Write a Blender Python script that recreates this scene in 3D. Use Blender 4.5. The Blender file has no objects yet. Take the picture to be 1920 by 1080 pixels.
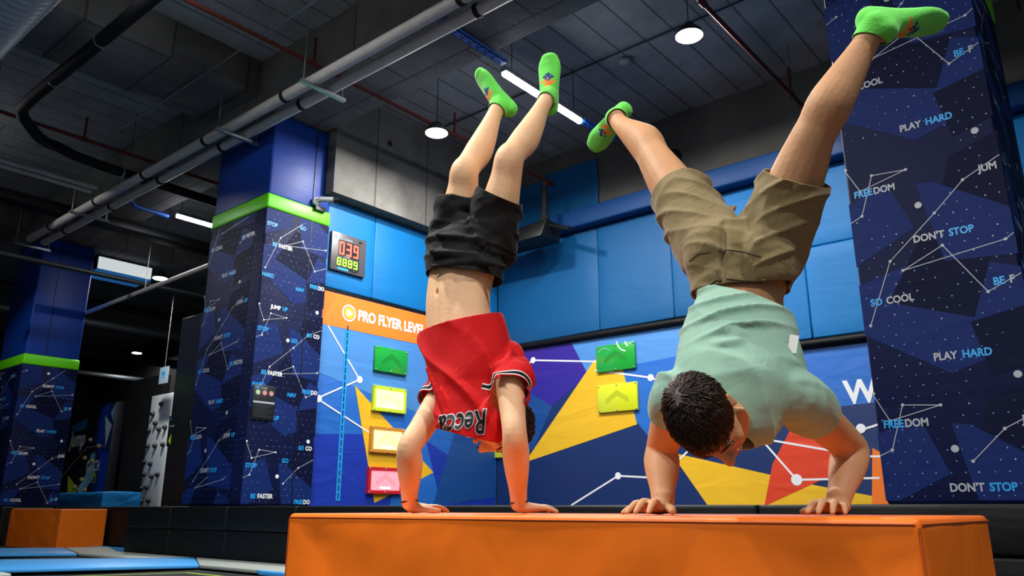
import bpy, bmesh, math, random
from mathutils import Vector, Matrix, Quaternion, noise
from mathutils.bvhtree import BVHTree
random.seed(7)
PI = math.pi
SC = bpy.context.scene
COL = SC.collection

# ------------------------------------------------------------------ camera
CAMX, CAMY, CAMZ = 9.32, -10.67, 0.62
YAW, PITCH = math.radians(40), math.radians(15.75)
FPX = 1462.0
cd = bpy.data.cameras.new('camera'); cam = bpy.data.objects.new('camera', cd); COL.objects.link(cam)
cam.location = (CAMX, CAMY, CAMZ)
cam.rotation_euler = (PI/2 + PITCH, 0, YAW)
cd.sensor_width = 36; cd.lens = FPX*36/1920; cd.clip_start = .05; cd.clip_end = 200
cd.dof.use_dof = True; cd.dof.focus_distance = 2.7; cd.dof.aperture_fstop = 9
SC.camera = cam
# ------------------------------------------------------------------ world, exposure
w = bpy.data.worlds.new('world'); SC.world = w; w.use_nodes = True
w.node_tree.nodes['Background'].inputs[0].default_value = (.55, .68, .9, 1)
w.node_tree.nodes['Background'].inputs[1].default_value = .09
SC.view_settings.view_transform = 'Standard'; SC.view_settings.look = 'None'
SC.view_settings.gamma = 1; SC.view_settings.use_curve_mapping = False
SC.view_settings.exposure = -0.13

# lamps of the hall: (x, y, z, watts) of the round high bay lamps, in the frame, then unseen ones added for light
HIGH_BAYS = [(5.60, -2.85, 6.2, 250, 'round high bay lamp shining above the man in the green shirt'),
             (1.75, -3.38, 5.94, 230, 'round high bay lamp shining left of the handstanders\' feet, near the left concrete beam'),
             (-8.62, -2.38, 5.9, 170, 'small round high bay lamp hanging on a chain beyond the left pillar'),
             (-19.4, 2.1, 6.1, 60, 'farthest tiny round lamp glowing in the dark hall behind the climbing wall')]
ADDED_BAYS = [(4.9, -9.9, 6.2, 450), (7.4, -13.9, 6.1, 430), (2.4, -8.0, 6.25, 130), (-5.5, -8.7, 6.25, 280), (11.3, -9.6, 6.2, 280)]  # unseen lamps added beyond the frame as key and fill light

# ------------------------------------------------------------------ materials
def srgb(h):
    if isinstance(h, str):
        h = [int(h[i:i+2], 16)/255 for i in (0, 2, 4)]
    return [(c/12.92 if c <= .04045 else ((c+.055)/1.055)**2.4) for c in h]
MATS = {}
def mat(name, col, rough=.5, metal=0., bump=0., bscale=20., var=0., vscale=6., emit=None, estr=0., spec=.5, stretch=(1,1,1), sss=0., sheen=0., coat=0.):
    if name in MATS: return MATS[name]
    m = bpy.data.materials.new(name); m.use_nodes = True; MATS[name] = m
    nt = m.node_tree; N = nt.nodes; L = nt.links; b = N['Principled BSDF']
    c = srgb(col) if isinstance(col, str) else list(col)
    b.inputs['Base Color'].default_value = (*c, 1)
    b.inputs['Roughness'].default_value = rough; b.inputs['Metallic'].default_value = metal
    b.inputs['Specular IOR Level'].default_value = spec
    if sss:
        b.inputs['Subsurface Weight'].default_value = sss
        b.inputs['Subsurface Radius'].default_value = (.02, .008, .004); b.inputs['Subsurface Scale'].default_value = 1
    if sheen: b.inputs['Sheen Weight'].default_value = sheen
    if coat: b.inputs['Coat Weight'].default_value = coat; b.inputs['Coat Roughness'].default_value = .2
    if emit is not None:
        b.inputs['Emission Color'].default_value = (*(srgb(emit) if isinstance(emit, str) else emit), 1)
        b.inputs['Emission Strength'].default_value = estr
    if var or bump:
        tc = N.new('ShaderNodeTexCoord'); mp = N.new('ShaderNodeMapping'); mp.inputs['Scale'].default_value = stretch
        L.new(tc.outputs['Object'], mp.inputs[0])
    if var:
        n = N.new('ShaderNodeTexNoise'); n.inputs['Scale'].default_value = vscale; n.inputs['Detail'].default_value = 6
        L.new(mp.outputs[0], n.inputs['Vector'])
        r = N.new('ShaderNodeMapRange'); r.inputs[1].default_value = .3; r.inputs[2].default_value = .7
        r.inputs[3].default_value = 1-var; r.inputs[4].default_value = 1+var
        L.new(n.outputs[0], r.inputs[0])
        mx = N.new('ShaderNodeVectorMath'); mx.operation = 'SCALE'; mx.inputs[0].default_value = c
        L.new(r.outputs[0], mx.inputs['Scale']); L.new(mx.outputs[0], b.inputs['Base Color'])
    if bump:
        n = N.new('ShaderNodeTexNoise'); n.inputs['Scale'].default_value = bscale; n.inputs['Detail'].default_value = 4
        L.new(mp.outputs[0], n.inputs['Vector'])
        bp = N.new('ShaderNodeBump'); bp.inputs['Strength'].default_value = 1; bp.inputs['Distance'].default_value = bump
        L.new(n.outputs[0], bp.inputs['Height']); L.new(bp.outputs[0], b.inputs['Normal'])
    return m

# vinyl cover with soft creases: two stretched noises as bump
def vinyl(name, col, rough=.4, crease=.02, scale=(1.2, 1.2, 3.0), rot=.5, var=.04, spec=.3):
    if name in MATS: return MATS[name]
    m = mat(name, col, rough, var=var, vscale=1.5, spec=spec)
    nt = m.node_tree; N = nt.nodes; L = nt.links; b = N['Principled BSDF']
    tc = N.new('ShaderNodeTexCoord'); mp = N.new('ShaderNodeMapping')
    mp.inputs['Rotation'].default_value = (rot, rot*.7, 0); mp.inputs['Scale'].default_value = scale
    L.new(tc.outputs['Object'], mp.inputs[0])
    n = N.new('ShaderNodeTexNoise'); n.inputs['Scale'].default_value = 1.6; n.inputs['Detail'].default_value = 2; n.inputs['Distortion'].default_value = .6
    L.new(mp.outputs[0], n.inputs['Vector'])
    n2 = N.new('ShaderNodeTexNoise'); n2.inputs['Scale'].default_value = 260; L.new(tc.outputs['Object'], n2.inputs['Vector'])
    ad = N.new('ShaderNodeMath'); ad.operation = 'MULTIPLY_ADD'; ad.inputs[1].default_value = .012
    L.new(n2.outputs[0], ad.inputs[0]); L.new(n.outputs[0], ad.inputs[2])
    bp = N.new('ShaderNodeBump'); bp.inputs['Strength'].default_value = 1; bp.inputs['Distance'].default_value = crease
    L.new(ad.outputs[0], bp.inputs['Height']); L.new(bp.outputs[0], b.inputs['Normal'])
    return m

def concrete(name, col, board=(1.25, 2.5), rot=0., dark=.62, stain=.35):
    m = bpy.data.materials.new(name); m.use_nodes = True; MATS[name] = m
    nt = m.node_tree; N = nt.nodes; L = nt.links; b = N['Principled BSDF']; b.inputs['Roughness'].default_value = .85
    c = srgb(col)
    tc = N.new('ShaderNodeTexCoord'); mp = N.new('ShaderNodeMapping'); mp.inputs['Rotation'].default_value = (0, 0, rot)
    L.new(tc.outputs['Object'], mp.inputs[0])
    br = N.new('ShaderNodeTexBrick'); br.inputs['Scale'].default_value = 1; br.inputs['Brick Width'].default_value = board[1]; br.inputs['Row Height'].default_value = board[0]
    br.inputs['Mortar Size'].default_value = .018; br.inputs['Mortar Smooth'].default_value = .3; br.offset = .5
    br.inputs['Color1'].default_value = (1, 1, 1, 1); br.inputs['Color2'].default_value = (.82, .82, .82, 1); br.inputs['Mortar'].default_value = (dark*.6,)*3+(1,)
    L.new(mp.outputs[0], br.inputs['Vector'])
    n = N.new('ShaderNodeTexNoise'); n.inputs['Scale'].default_value = .9; n.inputs['Detail'].default_value = 8; n.inputs['Roughness'].default_value = .65
    L.new(tc.outputs['Object'], n.inputs['Vector'])
    r = N.new('ShaderNodeMapRange'); r.inputs[1].default_value = .3; r.inputs[2].default_value = .7; r.inputs[3].default_value = 1-stain; r.inputs[4].default_value = 1+stain
    L.new(n.outputs[0], r.inputs[0])
    v = N.new('ShaderNodeVectorMath'); v.operation = 'SCALE'; L.new(br.outputs[0], v.inputs[0]); L.new(r.outputs[0], v.inputs['Scale'])
    v2 = N.new('ShaderNodeVectorMath'); v2.operation = 'MULTIPLY'; v2.inputs[1].default_value = c; L.new(v.outputs[0], v2.inputs[0])
    L.new(v2.outputs[0], b.inputs['Base Color'])
    n2 = N.new('ShaderNodeTexNoise'); n2.inputs['Scale'].default_value = 14; n2.inputs['Detail'].default_value = 6; L.new(tc.outputs['Object'], n2.inputs['Vector'])
    bp = N.new('ShaderNodeBump'); bp.inputs['Distance'].default_value = .01; L.new(n2.outputs[0], bp.inputs['Height']); L.new(bp.outputs[0], b.inputs['Normal'])
    return m

# ------------------------------------------------------------------ object helpers
def tag(o, label=None, cat=None, group=None, kind=None):
    if label: o['label'] = label
    if cat: o['category'] = cat
    if group: o['group'] = group
    if kind: o['kind'] = kind
    return o
def empty(name, loc=(0, 0, 0), rz=0, **k):
    o = bpy.data.objects.new(name, None); COL.objects.link(o); o.location = loc; o.rotation_euler = (0, 0, rz)
    o.empty_display_size = .1
    return tag(o, **k)
class MB:
    def __init__(s): s.v = []; s.f = []; s.m = []; s.s = []
    def add(s, vs, fs, mi=0, smooth=False):
        k = len(s.v); s.v += [tuple(p) for p in vs]
        for f in fs: s.f.append(tuple(i+k for i in f)); s.m.append(mi); s.s.append(smooth)
        return s
    def box(s, a, b, mi=0):
        x0, y0, z0 = a; x1, y1, z1 = b
        vs = [(x0,y0,z0),(x1,y0,z0),(x1,y1,z0),(x0,y1,z0),(x0,y0,z1),(x1,y0,z1),(x1,y1,z1),(x0,y1,z1)]
        return s.add(vs, [(0,3,2,1),(4,5,6,7),(0,1,5,4),(1,2,6,5),(2,3,7,6),(3,0,4,7)], mi)
    def tube(s, pts, r, n=12, mi=0, cap=True, closed=False):
        pts = [Vector(p) for p in pts]; N = len(pts)
        rs = r if isinstance(r, (list, tuple)) else [r]*N
        vs = []; prev = None
        for i, p in enumerate(pts):
            a = pts[max(i-1, 0)] if not closed else pts[i-1]; b = pts[min(i+1, N-1)] if not closed else pts[(i+1) % N]
            t = (b-a).normalized()
            if prev is None:
                u = t.cross(Vector((0, 0, 1)))
                if u.length < .1: u = t.cross(Vector((1, 0, 0)))
            else: u = prev - t*prev.dot(t)
            u.normalize(); prev = u; v = t.cross(u)
            for k in range(n):
                an = 2*PI*k/n; vs.append(p + (u*math.cos(an)+v*math.sin(an))*rs[i])
        fs = []
        for i in range(N if closed else N-1):
            j = (i+1) % N
            for k in range(n):
                k2 = (k+1) % n
                fs.append((i*n+k, i*n+k2, j*n+k2, j*n+k))
        s.add(vs, fs, mi, True)
        if cap and not closed:
            s.add(vs[:n], [tuple(range(n))[::-1]], mi); s.add(vs[-n:], [tuple(range(n))], mi)
        return s
    def lathe(s, prof, c=(0, 0, 0), n=24, mi=0, axis='z', smooth=True):
        vs = []
        for r, h in prof:
            for k in range(n):
                a = 2*PI*k/n; p = (r*math.cos(a), r*math.sin(a), h)
                if axis == 'x': p = (p[2], p[0], p[1])
                if axis == 'y': p = (p[0], p[2], p[1])
                vs.append((p[0]+c[0], p[1]+c[1], p[2]+c[2]))
        fs = [(i*n+k, i*n+(k+1) % n, (i+1)*n+(k+1) % n, (i+1)*n+k) for i in range(len(prof)-1) for k in range(n)]
        return s.add(vs, fs, mi, smooth)
    def build(s, name, mats, parent=None, bevel=0, seg=2, **k):
        me = bpy.data.meshes.new(name); me.from_pydata(s.v, [], s.f); me.update()
        mats = mats if isinstance(mats, (list, tuple)) else [mats]
        for m in mats: me.materials.append(m)
        for p, mi, sm in zip(me.polygons, s.m, s.s): p.material_index = mi; p.use_smooth = sm
        bm = bmesh.new(); bm.from_mesh(me)
        if bevel:
            bmesh.ops.remove_doubles(bm, verts=bm.verts, dist=1e-5)
            bmesh.ops.bevel(bm, geom=[e for e in bm.edges if len(e.link_faces) == 2 and e.calc_face_angle(0) > .6], offset=bevel, segments=seg, profile=.5, affect='EDGES', clamp_overlap=True)
            for f in bm.faces: f.smooth = True
        bmesh.ops.recalc_face_normals(bm, faces=bm.faces)
        bm.to_mesh(me); bm.free()
        o = bpy.data.objects.new(name, me); COL.objects.link(o)
        if bevel: me.set_sharp_from_angle(angle=.9)
        if parent: o.parent = parent
        return tag(o, **k)
def boxo(name, a, b, m, parent=None, bevel=.0, seg=2, **k):
    return MB().box(a, b).build(name, m, parent, bevel, seg, **k)
# a padded cushion: a bevelled box whose faces swell and crease a little; a, b are corners
def pad(name, a, b, m, parent=None, bevel=.03, swell=.02, wr=.0, cuts=8, **k):
    a = Vector(a); b = Vector(b); d = b-a; c = (a+b)/2
    bm = bmesh.new(); bmesh.ops.create_cube(bm, size=1)
    for v in bm.verts: v.co = Vector((v.co.x*d.x, v.co.y*d.y, v.co.z*d.z))
    bmesh.ops.bevel(bm, geom=list(bm.edges), offset=bevel, segments=3, profile=.5, affect='EDGES')
    if cuts:
        es = [e for e in bm.edges if e.calc_length() > min(max(d)*.2, .5)]
        bmesh.ops.subdivide_edges(bm, edges=es, cuts=cuts, use_grid_fill=True)
    for v in bm.verts:
        q = [abs(v.co[i])/(d[i]/2) for i in range(3)]
        big = max(range(3), key=lambda i: q[i])
        o = [i for i in range(3) if i != big]
        s = swell*(1-q[o[0]]**2)*(1-q[o[1]]**2) if max(q[o[0]], q[o[1]]) < 1 else 0
        p = c+v.co
        n1 = wr*(noise.noise(Vector((p.x*2.2+p.z*1.5, p.y*2.2, p.z*3.4)))+.5*noise.noise(p*6.1))
        v.co[big] += (s+n1)*(1 if v.co[big] > 0 else -1)
    for f in bm.faces: f.smooth = True
    me = bpy.data.meshes.new(name); bm.to_mesh(me); bm.free(); me.materials.append(m)
    o = bpy.data.objects.new(name, me); COL.objects.link(o); o.location = c
    if parent:
        o.parent = parent; o.location = c-Vector(parent.location)
    return tag(o, **k)
def copy_tree(o, parent=None):
    c = o.copy(); COL.objects.link(c); c.parent = parent
    for ch in [x for x in SC.objects if x.parent == o]: copy_tree(ch, c)
    return c

_tc = {}
def text_polys(s, size, bold=.0, shear=0.):
    key = (s, bold, shear)
    if key not in _tc:
        cu = bpy.data.curves.new('t', 'FONT'); cu.body = s; cu.size = 1; cu.offset = bold; cu.shear = shear
        cu.align_x = 'LEFT'; cu.resolution_u = 3
        o = bpy.data.objects.new('t', cu); COL.objects.link(o)
        dg = bpy.context.evaluated_depsgraph_get(); me = bpy.data.meshes.new_from_object(o.evaluated_get(dg))
        _tc[key] = ([tuple(v.co) for v in me.vertices], [tuple(p.vertices) for p in me.polygons])
        bpy.data.objects.remove(o); bpy.data.curves.remove(cu); bpy.data.meshes.remove(me)
    v, f = _tc[key]
    return [(p[0]*size, p[1]*size) for p in v], f
def text_width(s, size, bold=0., shear=0.):
    v, f = text_polys(s, size, bold, shear); return max(p[0] for p in v) if v else 0
# flat print on a surface: u, v in the plane, lifted by a hair per layer
class Print:
    def __init__(s, origin, U, V, lift=.0012):
        s.o = Vector(origin); s.U = Vector(U); s.V = Vector(V); s.n = s.U.cross(s.V); s.mb = MB(); s.mats = []; s.lift = lift; s.k = 0
    def mi(s, m):
        if m not in s.mats: s.mats.append(m)
        return s.mats.index(m)
    def pt(s, u, v, l): return s.o+s.U*u+s.V*v+s.n*(s.lift*l+s.k*.00002*s.big)
    big = 1
    def poly(s, pts, m, l=1):
        s.k = (s.k+1) % 40
        s.mb.add([s.pt(u, v, l) for u, v in pts], [tuple(range(len(pts)))], s.mi(m)); return s
    def rect(s, u0, v0, u1, v1, m, l=1): return s.poly([(u0, v0), (u1, v0), (u1, v1), (u0, v1)], m, l)
    def dot(s, u, v, r, m, l=3, n=14): return s.poly([(u+r*math.cos(2*PI*k/n), v+r*math.sin(2*PI*k/n)) for k in range(n)], m, l)
    def line(s, pts, w, m, l=2):
        for (a, b), (c, d) in zip(pts[:-1], pts[1:]):
            L = math.hypot(c-a, d-b) or 1; nx, ny = -(d-b)/L*w/2, (c-a)/L*w/2
            s.poly([(a-nx, b-ny), (c-nx, d-ny), (c+nx, d+ny), (a+nx, b+ny)], m, l)
        return s
    def ring(s, u, v, r, w, m, l=3, a0=0, a1=2*PI, n=24):
        P = [(u+r*math.cos(a0+(a1-a0)*k/n), v+r*math.sin(a0+(a1-a0)*k/n)) for k in range(n+1)]
        return s.line(P, w, m, l)
    def text(s, t, u, v, size, m, l=4, bold=.02, width=None, shear=0., flip=1):
        vs, fs = text_polys(t, size, bold, shear)
        k = 1
        if width: k = width/max(p[0] for p in vs)
        s.mb.add([s.pt(u+p[0]*k, v+p[1], l) for p in vs], fs, s.mi(m)); return s
    def build(s, name, parent=None, **k):
        o = s.mb.build(name, s.mats, parent, **k)
        return o

# ------------------------------------------------------------------ palette
M_CEIL = concrete('ceiling_concrete', '8e8f90', (.42, 7), PI/2)
M_BEAM = concrete('beam_concrete', '6b6965', (1.1, 2.2), 0, stain=.4)
M_WALLC = concrete('wall_concrete', '84817c', (1.2, 2.4), 0)
M_UNDER = mat('beam_underside', '6a5c48', .9, var=.2)
M_FLOOR = mat('dark_floor', '15171a', .7, var=.2)
M_DARK = mat('dark_wall_paint', '0b0d10', .8)
M_PADB = vinyl('blue_wall_pad', '0468a8', .55, .006)
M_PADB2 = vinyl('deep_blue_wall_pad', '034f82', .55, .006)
M_BOLST = vinyl('navy_blue_bolster', '063a72', .5, .006)
M_PILB = vinyl('royal_blue_pillar_pad', '08348a', .45, .005)
M_GREEN = mat('lime_green_band', '5fd000', .45)
M_NAVY = vinyl('navy_print_vinyl', '05103a', .6, .006, (1.2, 1.2, 3.5), spec=.18)
M_NAVYD = vinyl('dark_navy_print_vinyl', '040b2e', .6, .006, (1.2, 1.2, 3.5), spec=.12)
M_NAVYL = vinyl('mid_blue_print_vinyl', '08225e', .6, .006, (1.2, 1.2, 3.5), spec=.18)
M_INKW = mat('white_print', 'e4e8ee', .4)
M_INKG = mat('grey_print', 'a2a8b4', .4)
M_INKC = mat('sky_blue_print', '1e9be6', .4)
M_INKD = mat('star_blue_print', '5a86c8', .4)
M_BLACKV = vinyl('black_vinyl', '0b0c0e', .55, .015, spec=.2)
M_ORANGE = vinyl('orange_vinyl', 'ee7214', .42, .016, (2.2, 2.2, 1.6), .4, .03)
M_ORSEAM = mat('dark_orange_seam', 'b34c04', .6)
M_PIPEG = mat('grey_pipe_insulation', 'b6b3b0', .55, var=.08)
M_PIPEB = mat('black_drain_pipe', '121316', .75, spec=.25)
M_RED = mat('red_sprinkler_paint', '54160f', .9)
M_ZINC = mat('zinc_steel', 'a9b0b6', .35, .85, var=.1)
M_STEELD = mat('dark_steel', '33383d', .5, .6)
M_TRAYB = mat('blue_cable_tray', '2a6ad0', .45)
M_BLACKM = mat('black_metal', '0c0d0f', .45, .3)
M_WHITE = mat('white_paint', 'e8e8e8', .5)
M_LAMP = mat('lamp_diffuser', 'ffffff', .5, emit='ffffff', estr=14)
M_TUBE = mat('tube_light', 'ffffff', .5, emit='f2f6ff', estr=40)
M_BEDB = mat('trampoline_mesh', '101214', .8, bump=.003, bscale=300)
M_PADT = vinyl('sky_blue_trampoline_pad', '3f94d8', .45, .01)
M_PADG = vinyl('grey_trampoline_pad', '9aa29c', .5, .01)
M_LIME = mat('lime_line', 'b4dc28', .6)

# ------------------------------------------------------------------ setting
S = dict(kind='structure')
FZ = -.05
boxo('floor', (-26, -16, FZ-.2), (14, 5, FZ), M_FLOOR, **S)
boxo('ceiling', (-26, -16, 6.9), (14, 5, 7.1), M_CEIL, **S)
boxo('wall_left', (-.25, -4.0, FZ), (0, 0, 6.9), M_WALLC, **S)
boxo('wall_right', (-.25, 0, FZ), (14, .25, 6.9), M_WALLC, **S)
boxo('wall_back', (-26, 3.2, FZ), (-.25, 3.4, 6.9), M_DARK, **S)
boxo('wall_far', (-26, -16, FZ), (-25.8, 3.2, 6.9), M_DARK, **S)
M_WALLN = mat('light_grey_wall_paint', '8d9298', .8)
boxo('wall_near', (-26, -16.2, FZ), (14, -16, 6.9), M_WALLN, **S)
boxo('wall_side', (14, -16.2, FZ), (14.2, .25, 6.9), M_WALLN, **S)
def beam(name, a, b, m=M_BEAM): return boxo(name, a, b, m, None, .02, 1, **S)
beam('trim_1', (-25, -5.3, 6.2), (14, -4.12, 6.9))            # beam over the pillar row
beam('trim_2', (-25, -13.6, 6.2), (14, -12.4, 6.9))
beam('trim_3', (-1.3, -12.4, 6.35), (.05, -5.3, 6.9))         # beams across
beam('trim_4', (-9.9, -12.4, 6.35), (-8.5, -5.3, 6.9))
beam('trim_5', (-9.9, -4.12, 6.35), (-8.5, 3.2, 6.9))
# concrete beam on the left wall, underside brown
b5 = MB().box((0.003, -4.1, 5.17), (.32, -.003, 6.9))
b5.m = [1 if i == 0 else 0 for i in range(6)]
b5.build('trim_6', [M_BEAM, M_UNDER], **S)
MB().lathe([(.0, 0), (.17, 0), (.17, .012), (0, .012)], (.315, -1.62, 5.85), 24, axis='x').build('trim_7', mat('hole_dark', '1c1512', .9), kind='structure')
MB().lathe([(.0, 0), (.16, 0), (.16, -.012), (0, -.012)], (3.81, .002, 6.13), 24, axis='y').build('trim_8', mat('hole_dark', '1c1512'), kind='structure')
MB().lathe([(.0, 0), (.05, 0), (.05, .012), (0, .012)], (.315, -3.05, 6.35), 16, axis='x').build('trim_9', mat('hole_dark', '1c1512'), kind='structure')

# ------------------------------------------------------------------ padded ledge at the foot of the walls
LZ = .64
def ledge(x0, x1, y0, y1, label, cush, grp='black padded ledges'):
    t = empty('padded_ledge', (x0, y0, 0), label=label, cat='padded ledge', group=grp)
    boxo('ledge_core', (0, .1, FZ), (x1-x0, y1-y0, .6), M_BLACKM, t)
    xs = cush
    for i in range(len(xs)-1):
        c = pad('cushion', (xs[i]+.004, y0, .35), (xs[i+1]-.004, y0+(.17 if xs[i+1] < .2 else .55), LZ), M_BLACKV, t, .025, .004)
        pad('cushion', (xs[i]+.004, y0+.01, 0), (xs[i+1]-.004, y0+.2, .345), M_BLACKV, t, .02, .004)
    return t
ledge(-2.5, 13.8, -5.25, -5.12+.0, 'long black padded ledge running under the two printed pillars', [-2.5, -1.25, .16, 1.6, 3.4, 5.2, 7.0, 8.8, 10.6, 12.4, 13.8])
# wide tops behind, up to both murals
def ledge_top(a, b, label): return boxo('padded_ledge_top', (a[0], a[1], FZ), (b[0], b[1], LZ-.012), M_BLACKV, None, .02, label=label, cat='ledge')
MB().box((.16, -4.68, FZ), (7.6, -.06, .598)).box((8.72, -4.68, FZ), (13.8, -.06, .598)).box((7.6, -2.9, FZ), (8.72, -.06, .598)).build('padded_ledge_deck', M_BLACKV, None, 0, label='flat black deck behind the ledge, in front of both murals', cat='deck')
t = empty('padded_ledge', (-7.3, -4.45, 0), label='short black padded ledge set back behind the small orange box', cat='padded ledge')
boxo('ledge_core', (0, .1, FZ), (4.75, .42, .6), M_BLACKM, t)
for x0, x1 in ((-7.3, -5), (-5, -2.55)): pad('cushion', (x0, -4.45, 0), (x1-.006, -4.2, LZ), M_BLACKV, t, .025, .004)
t = empty('padded_ledge', (-13, -5.3, 0), label='distant black padded ledge at the foot of the far left pillar', cat='padded ledge')
boxo('ledge_core', (0, .1, FZ), (5.6, .19, .6), M_BLACKM, t)
for x0, x1 in ((-13, -10), (-10, -7.4)): pad('cushion', (x0, -5.3, 0), (x1-.006, -5.1, LZ), M_BLACKV, t, .025, .004)

# ------------------------------------------------------------------ pillars
WORDS1 = [('BE', 'FASTER', .90, 2.14, .37), ('SO', 'COOL', .07, 2.12, .30), ('PLAY', '^HARD', .45, 1.65, .39), ('FREE', '_DOM', .05, 1.19, .31),
          ('JUMP', '^UP', .93, 1.17, .30), ("DON'T", '^STOP', .43, .73, .42)]
WORDS2 = [('BE', 'FASTER', .10, 2.60, .35), ('GO', 'HIGH', .62, 2.92, .3), ('', '^STOP', .0, 3.05, .17), ('', '^HARD', .0, 2.24, .19), ('^HAVE', '', .60, 2.20, .2), ('JUMP', '^UP', .19, 1.78, .26)]
def words(pr, W, u0, v0, scale, width, dim=False):
    white = M_INKG if dim else M_INKW  # dim greys the white ink on shaded pillar faces: shade put into colour
    for a, b, u, v, wd in W:
        size = .078*scale
        blue_first = not b.startswith('^')
        join = b.startswith('_')
        aw = a.replace('^', ''); bw = b.replace('^', '').replace('_', '')
        parts = []
        if aw: parts.append((aw, M_INKC if blue_first or a.startswith('^') else white))
        if bw: parts.append((bw, white if blue_first else M_INKC))
        x = u0+u*scale
        for i, (tx, m) in enumerate(parts):
            # clip the word at the edge of the cover
            while tx and x+text_width(tx, size, .015)*.88 > u0+width-.012: tx = tx[:-1]
            if not tx: break
            wdt = text_width(tx, size, .015)*.88
            pr.text(tx, x, v0+v*scale, size, m, 4, .032, wdt)
            x += wdt+(.006 if join else .028)*scale
def clip_poly(pts, u0, v0, u1, v1):
    for ax, lim, sg in ((0, u0, 1), (0, u1, -1), (1, v0, 1), (1, v1, -1)):
        out = []
        for i in range(len(pts)):
            p, q = pts[i-1], pts[i]
            ip = (p[ax]-lim)*sg >= 0; iq = (q[ax]-lim)*sg >= 0
            if ip != iq:
                t = (lim-p[ax])/(q[ax]-p[ax]); out.append((p[0]+(q[0]-p[0])*t, p[1]+(q[1]-p[1])*t))
            if iq: out.append(q)
        pts = out
        if len(pts) < 3: return []
    return pts
def star_cover(pr, width, z0, z1, W, period=1.83, dim=False, seed=1, dots=.09, off=0.):
    rnd = random.Random(seed)
    FAC = [([(0, 1.9), (.55, 1.55), (1.2, 1.75), (1.2, 2.2), (.55, 2.45), (0, 2.3)], M_NAVYL), ([(.6, .9), (1.2, .75), (1.2, 1.5), (.75, 1.35)], M_NAVYD),
           ([(0, .62), (.45, .85), (.3, 1.25), (0, 1.15)], M_NAVYL), ([(.2, .3), (.75, .1), (.95, .62), (.5, .8)], M_NAVYD),
           ([(.72, 1.9), (1.2, 2.0), (1.2, 1.62), (.8, 1.5)], M_NAVYD), ([(.5, 1.2), (.62, .55), (1.2, .5), (1.2, .78), (.62, 1.18)], M_NAVYL)]
    k = -1
    while k*period+off < z1+period:
        v0 = k*period+off
        for pts, m in FAC:
            q = clip_poly([(u, v+v0) for u, v in pts], 0, z0, width, z1)
            if q: pr.poly(q, m, 1)
        k += 1
    step = dots; nv = int((z1-z0)/step*1.15)
    lm = M_INKG
    for j in range(nv):
        v = z0+.03+j*step*.87
        if v > z1-.02: break
        for i in range(int(width/step)+1):
            u = i*step+(step/2 if j % 2 else 0)+rnd.uniform(-.006, .006)
            if u < .015 or u > width-.015 or rnd.random() < .22 or noise.noise(Vector((u*1.3, v*1.1, seed))) < -.28: continue
            r = rnd.choice((.0035, .0045, .006)); pr.dot(u, v, r, M_INKG if rnd.random() < .35 else M_INKD, 2, 6)
    L = [[(.33, 2.36), (.62, 2.5), (.86, 2.1), (1.08, 2.2)], [(.33, 2.36), (1.02, 2.46), (1.08, 2.5)], [(0, 1.45), (.1, 1.24), (.45, 1.33), (.2, 1.35), (.09, 1.03), (0, .99)],
         [(.05, .14), (.25, .62), (.6, .93), (.82, 1.14), (1.08, 1.27)]]
    BD = [(.95, 1.50), (.50, 1.02)]
    k = -1
    while k*period+off < z1+period:
        v0 = k*period+off
        for pl in L:
            for a, b in zip(pl[:-1], pl[1:]):
                if a[0] >= width or b[0] > width+.4: continue
                a2 = (a[0], a[1]+v0); b2 = (b[0], b[1]+v0)
                if b2[0] > width-.005: t = (width-.005-a2[0])/(b2[0]-a2[0]); b2 = (width-.005, a2[1]+(b2[1]-a2[1])*t)
                if min(a2[1], b2[1]) > z0+.01 and max(a2[1], b2[1]) < z1-.01:
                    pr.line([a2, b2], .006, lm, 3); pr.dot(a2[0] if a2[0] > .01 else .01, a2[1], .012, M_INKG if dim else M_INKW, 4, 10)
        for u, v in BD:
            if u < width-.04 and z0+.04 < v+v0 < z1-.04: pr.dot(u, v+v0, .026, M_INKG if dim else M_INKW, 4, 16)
        for wv in W:
            if z0+.03 < wv[3]+v0 < z1-.1: words(pr, [wv], 0, v0, 1, width, dim)
        k += 1
def pillar(label, x0, x1, y0, y1, zg, faces, top=6.2, zb=.64, gap=True):
    t = empty('padded_pillar', (x0, y0, 0), label=label, cat='pillar')
    L = Vector(t.location)
    boxo('pillar_core', (.06, .06, FZ), (x1-x0-.06, y1-y0-.06, top-.01), M_WALLC, t)
    pad('printed_cover', (x0, y0, zb), (x1, y1, zg), M_NAVY, t, .03, 0, 0, 0)
    pad('green_band', (x0-.012, y0-.012, zg-.02), (x1+.012, y1+.012, zg+.2), M_GREEN, t, .03, 0, 0, 0)
    pad('upper_pad', (x0+.01, y0+.01, zg+.19), (x1-.01, y1-.01, top-.02), M_PILB, t, .03, 0, 0, 0)
    for kind, W, seed, dim, off in faces:
        if kind == 'front': pr = Print((0, -.001, 0), (1, 0, 0), (0, 0, 1)); wd = x1-x0
        if kind == 'right': pr = Print((x1-x0+.001, 0, 0), (0, 1, 0), (0, 0, 1)); wd = y1-y0
        star_cover(pr, wd, zb+.03, zg-.03, W, 1.83, dim, seed, off=off)
        pr.build('cover_print', t)
    return t
# right pillar (its print is read from the photograph), left pillar, far pillar
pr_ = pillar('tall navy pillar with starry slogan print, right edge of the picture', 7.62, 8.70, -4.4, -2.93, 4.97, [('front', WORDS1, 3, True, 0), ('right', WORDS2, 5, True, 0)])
pl_ = pillar('navy slogan-print pillar with lime green band, standing left of the scoreboard', -1.33, .14, -5.06, -4.0, 4.70, [('front', WORDS1, 11, True, .35), ('right', [], 12, False, 0)])
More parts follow.
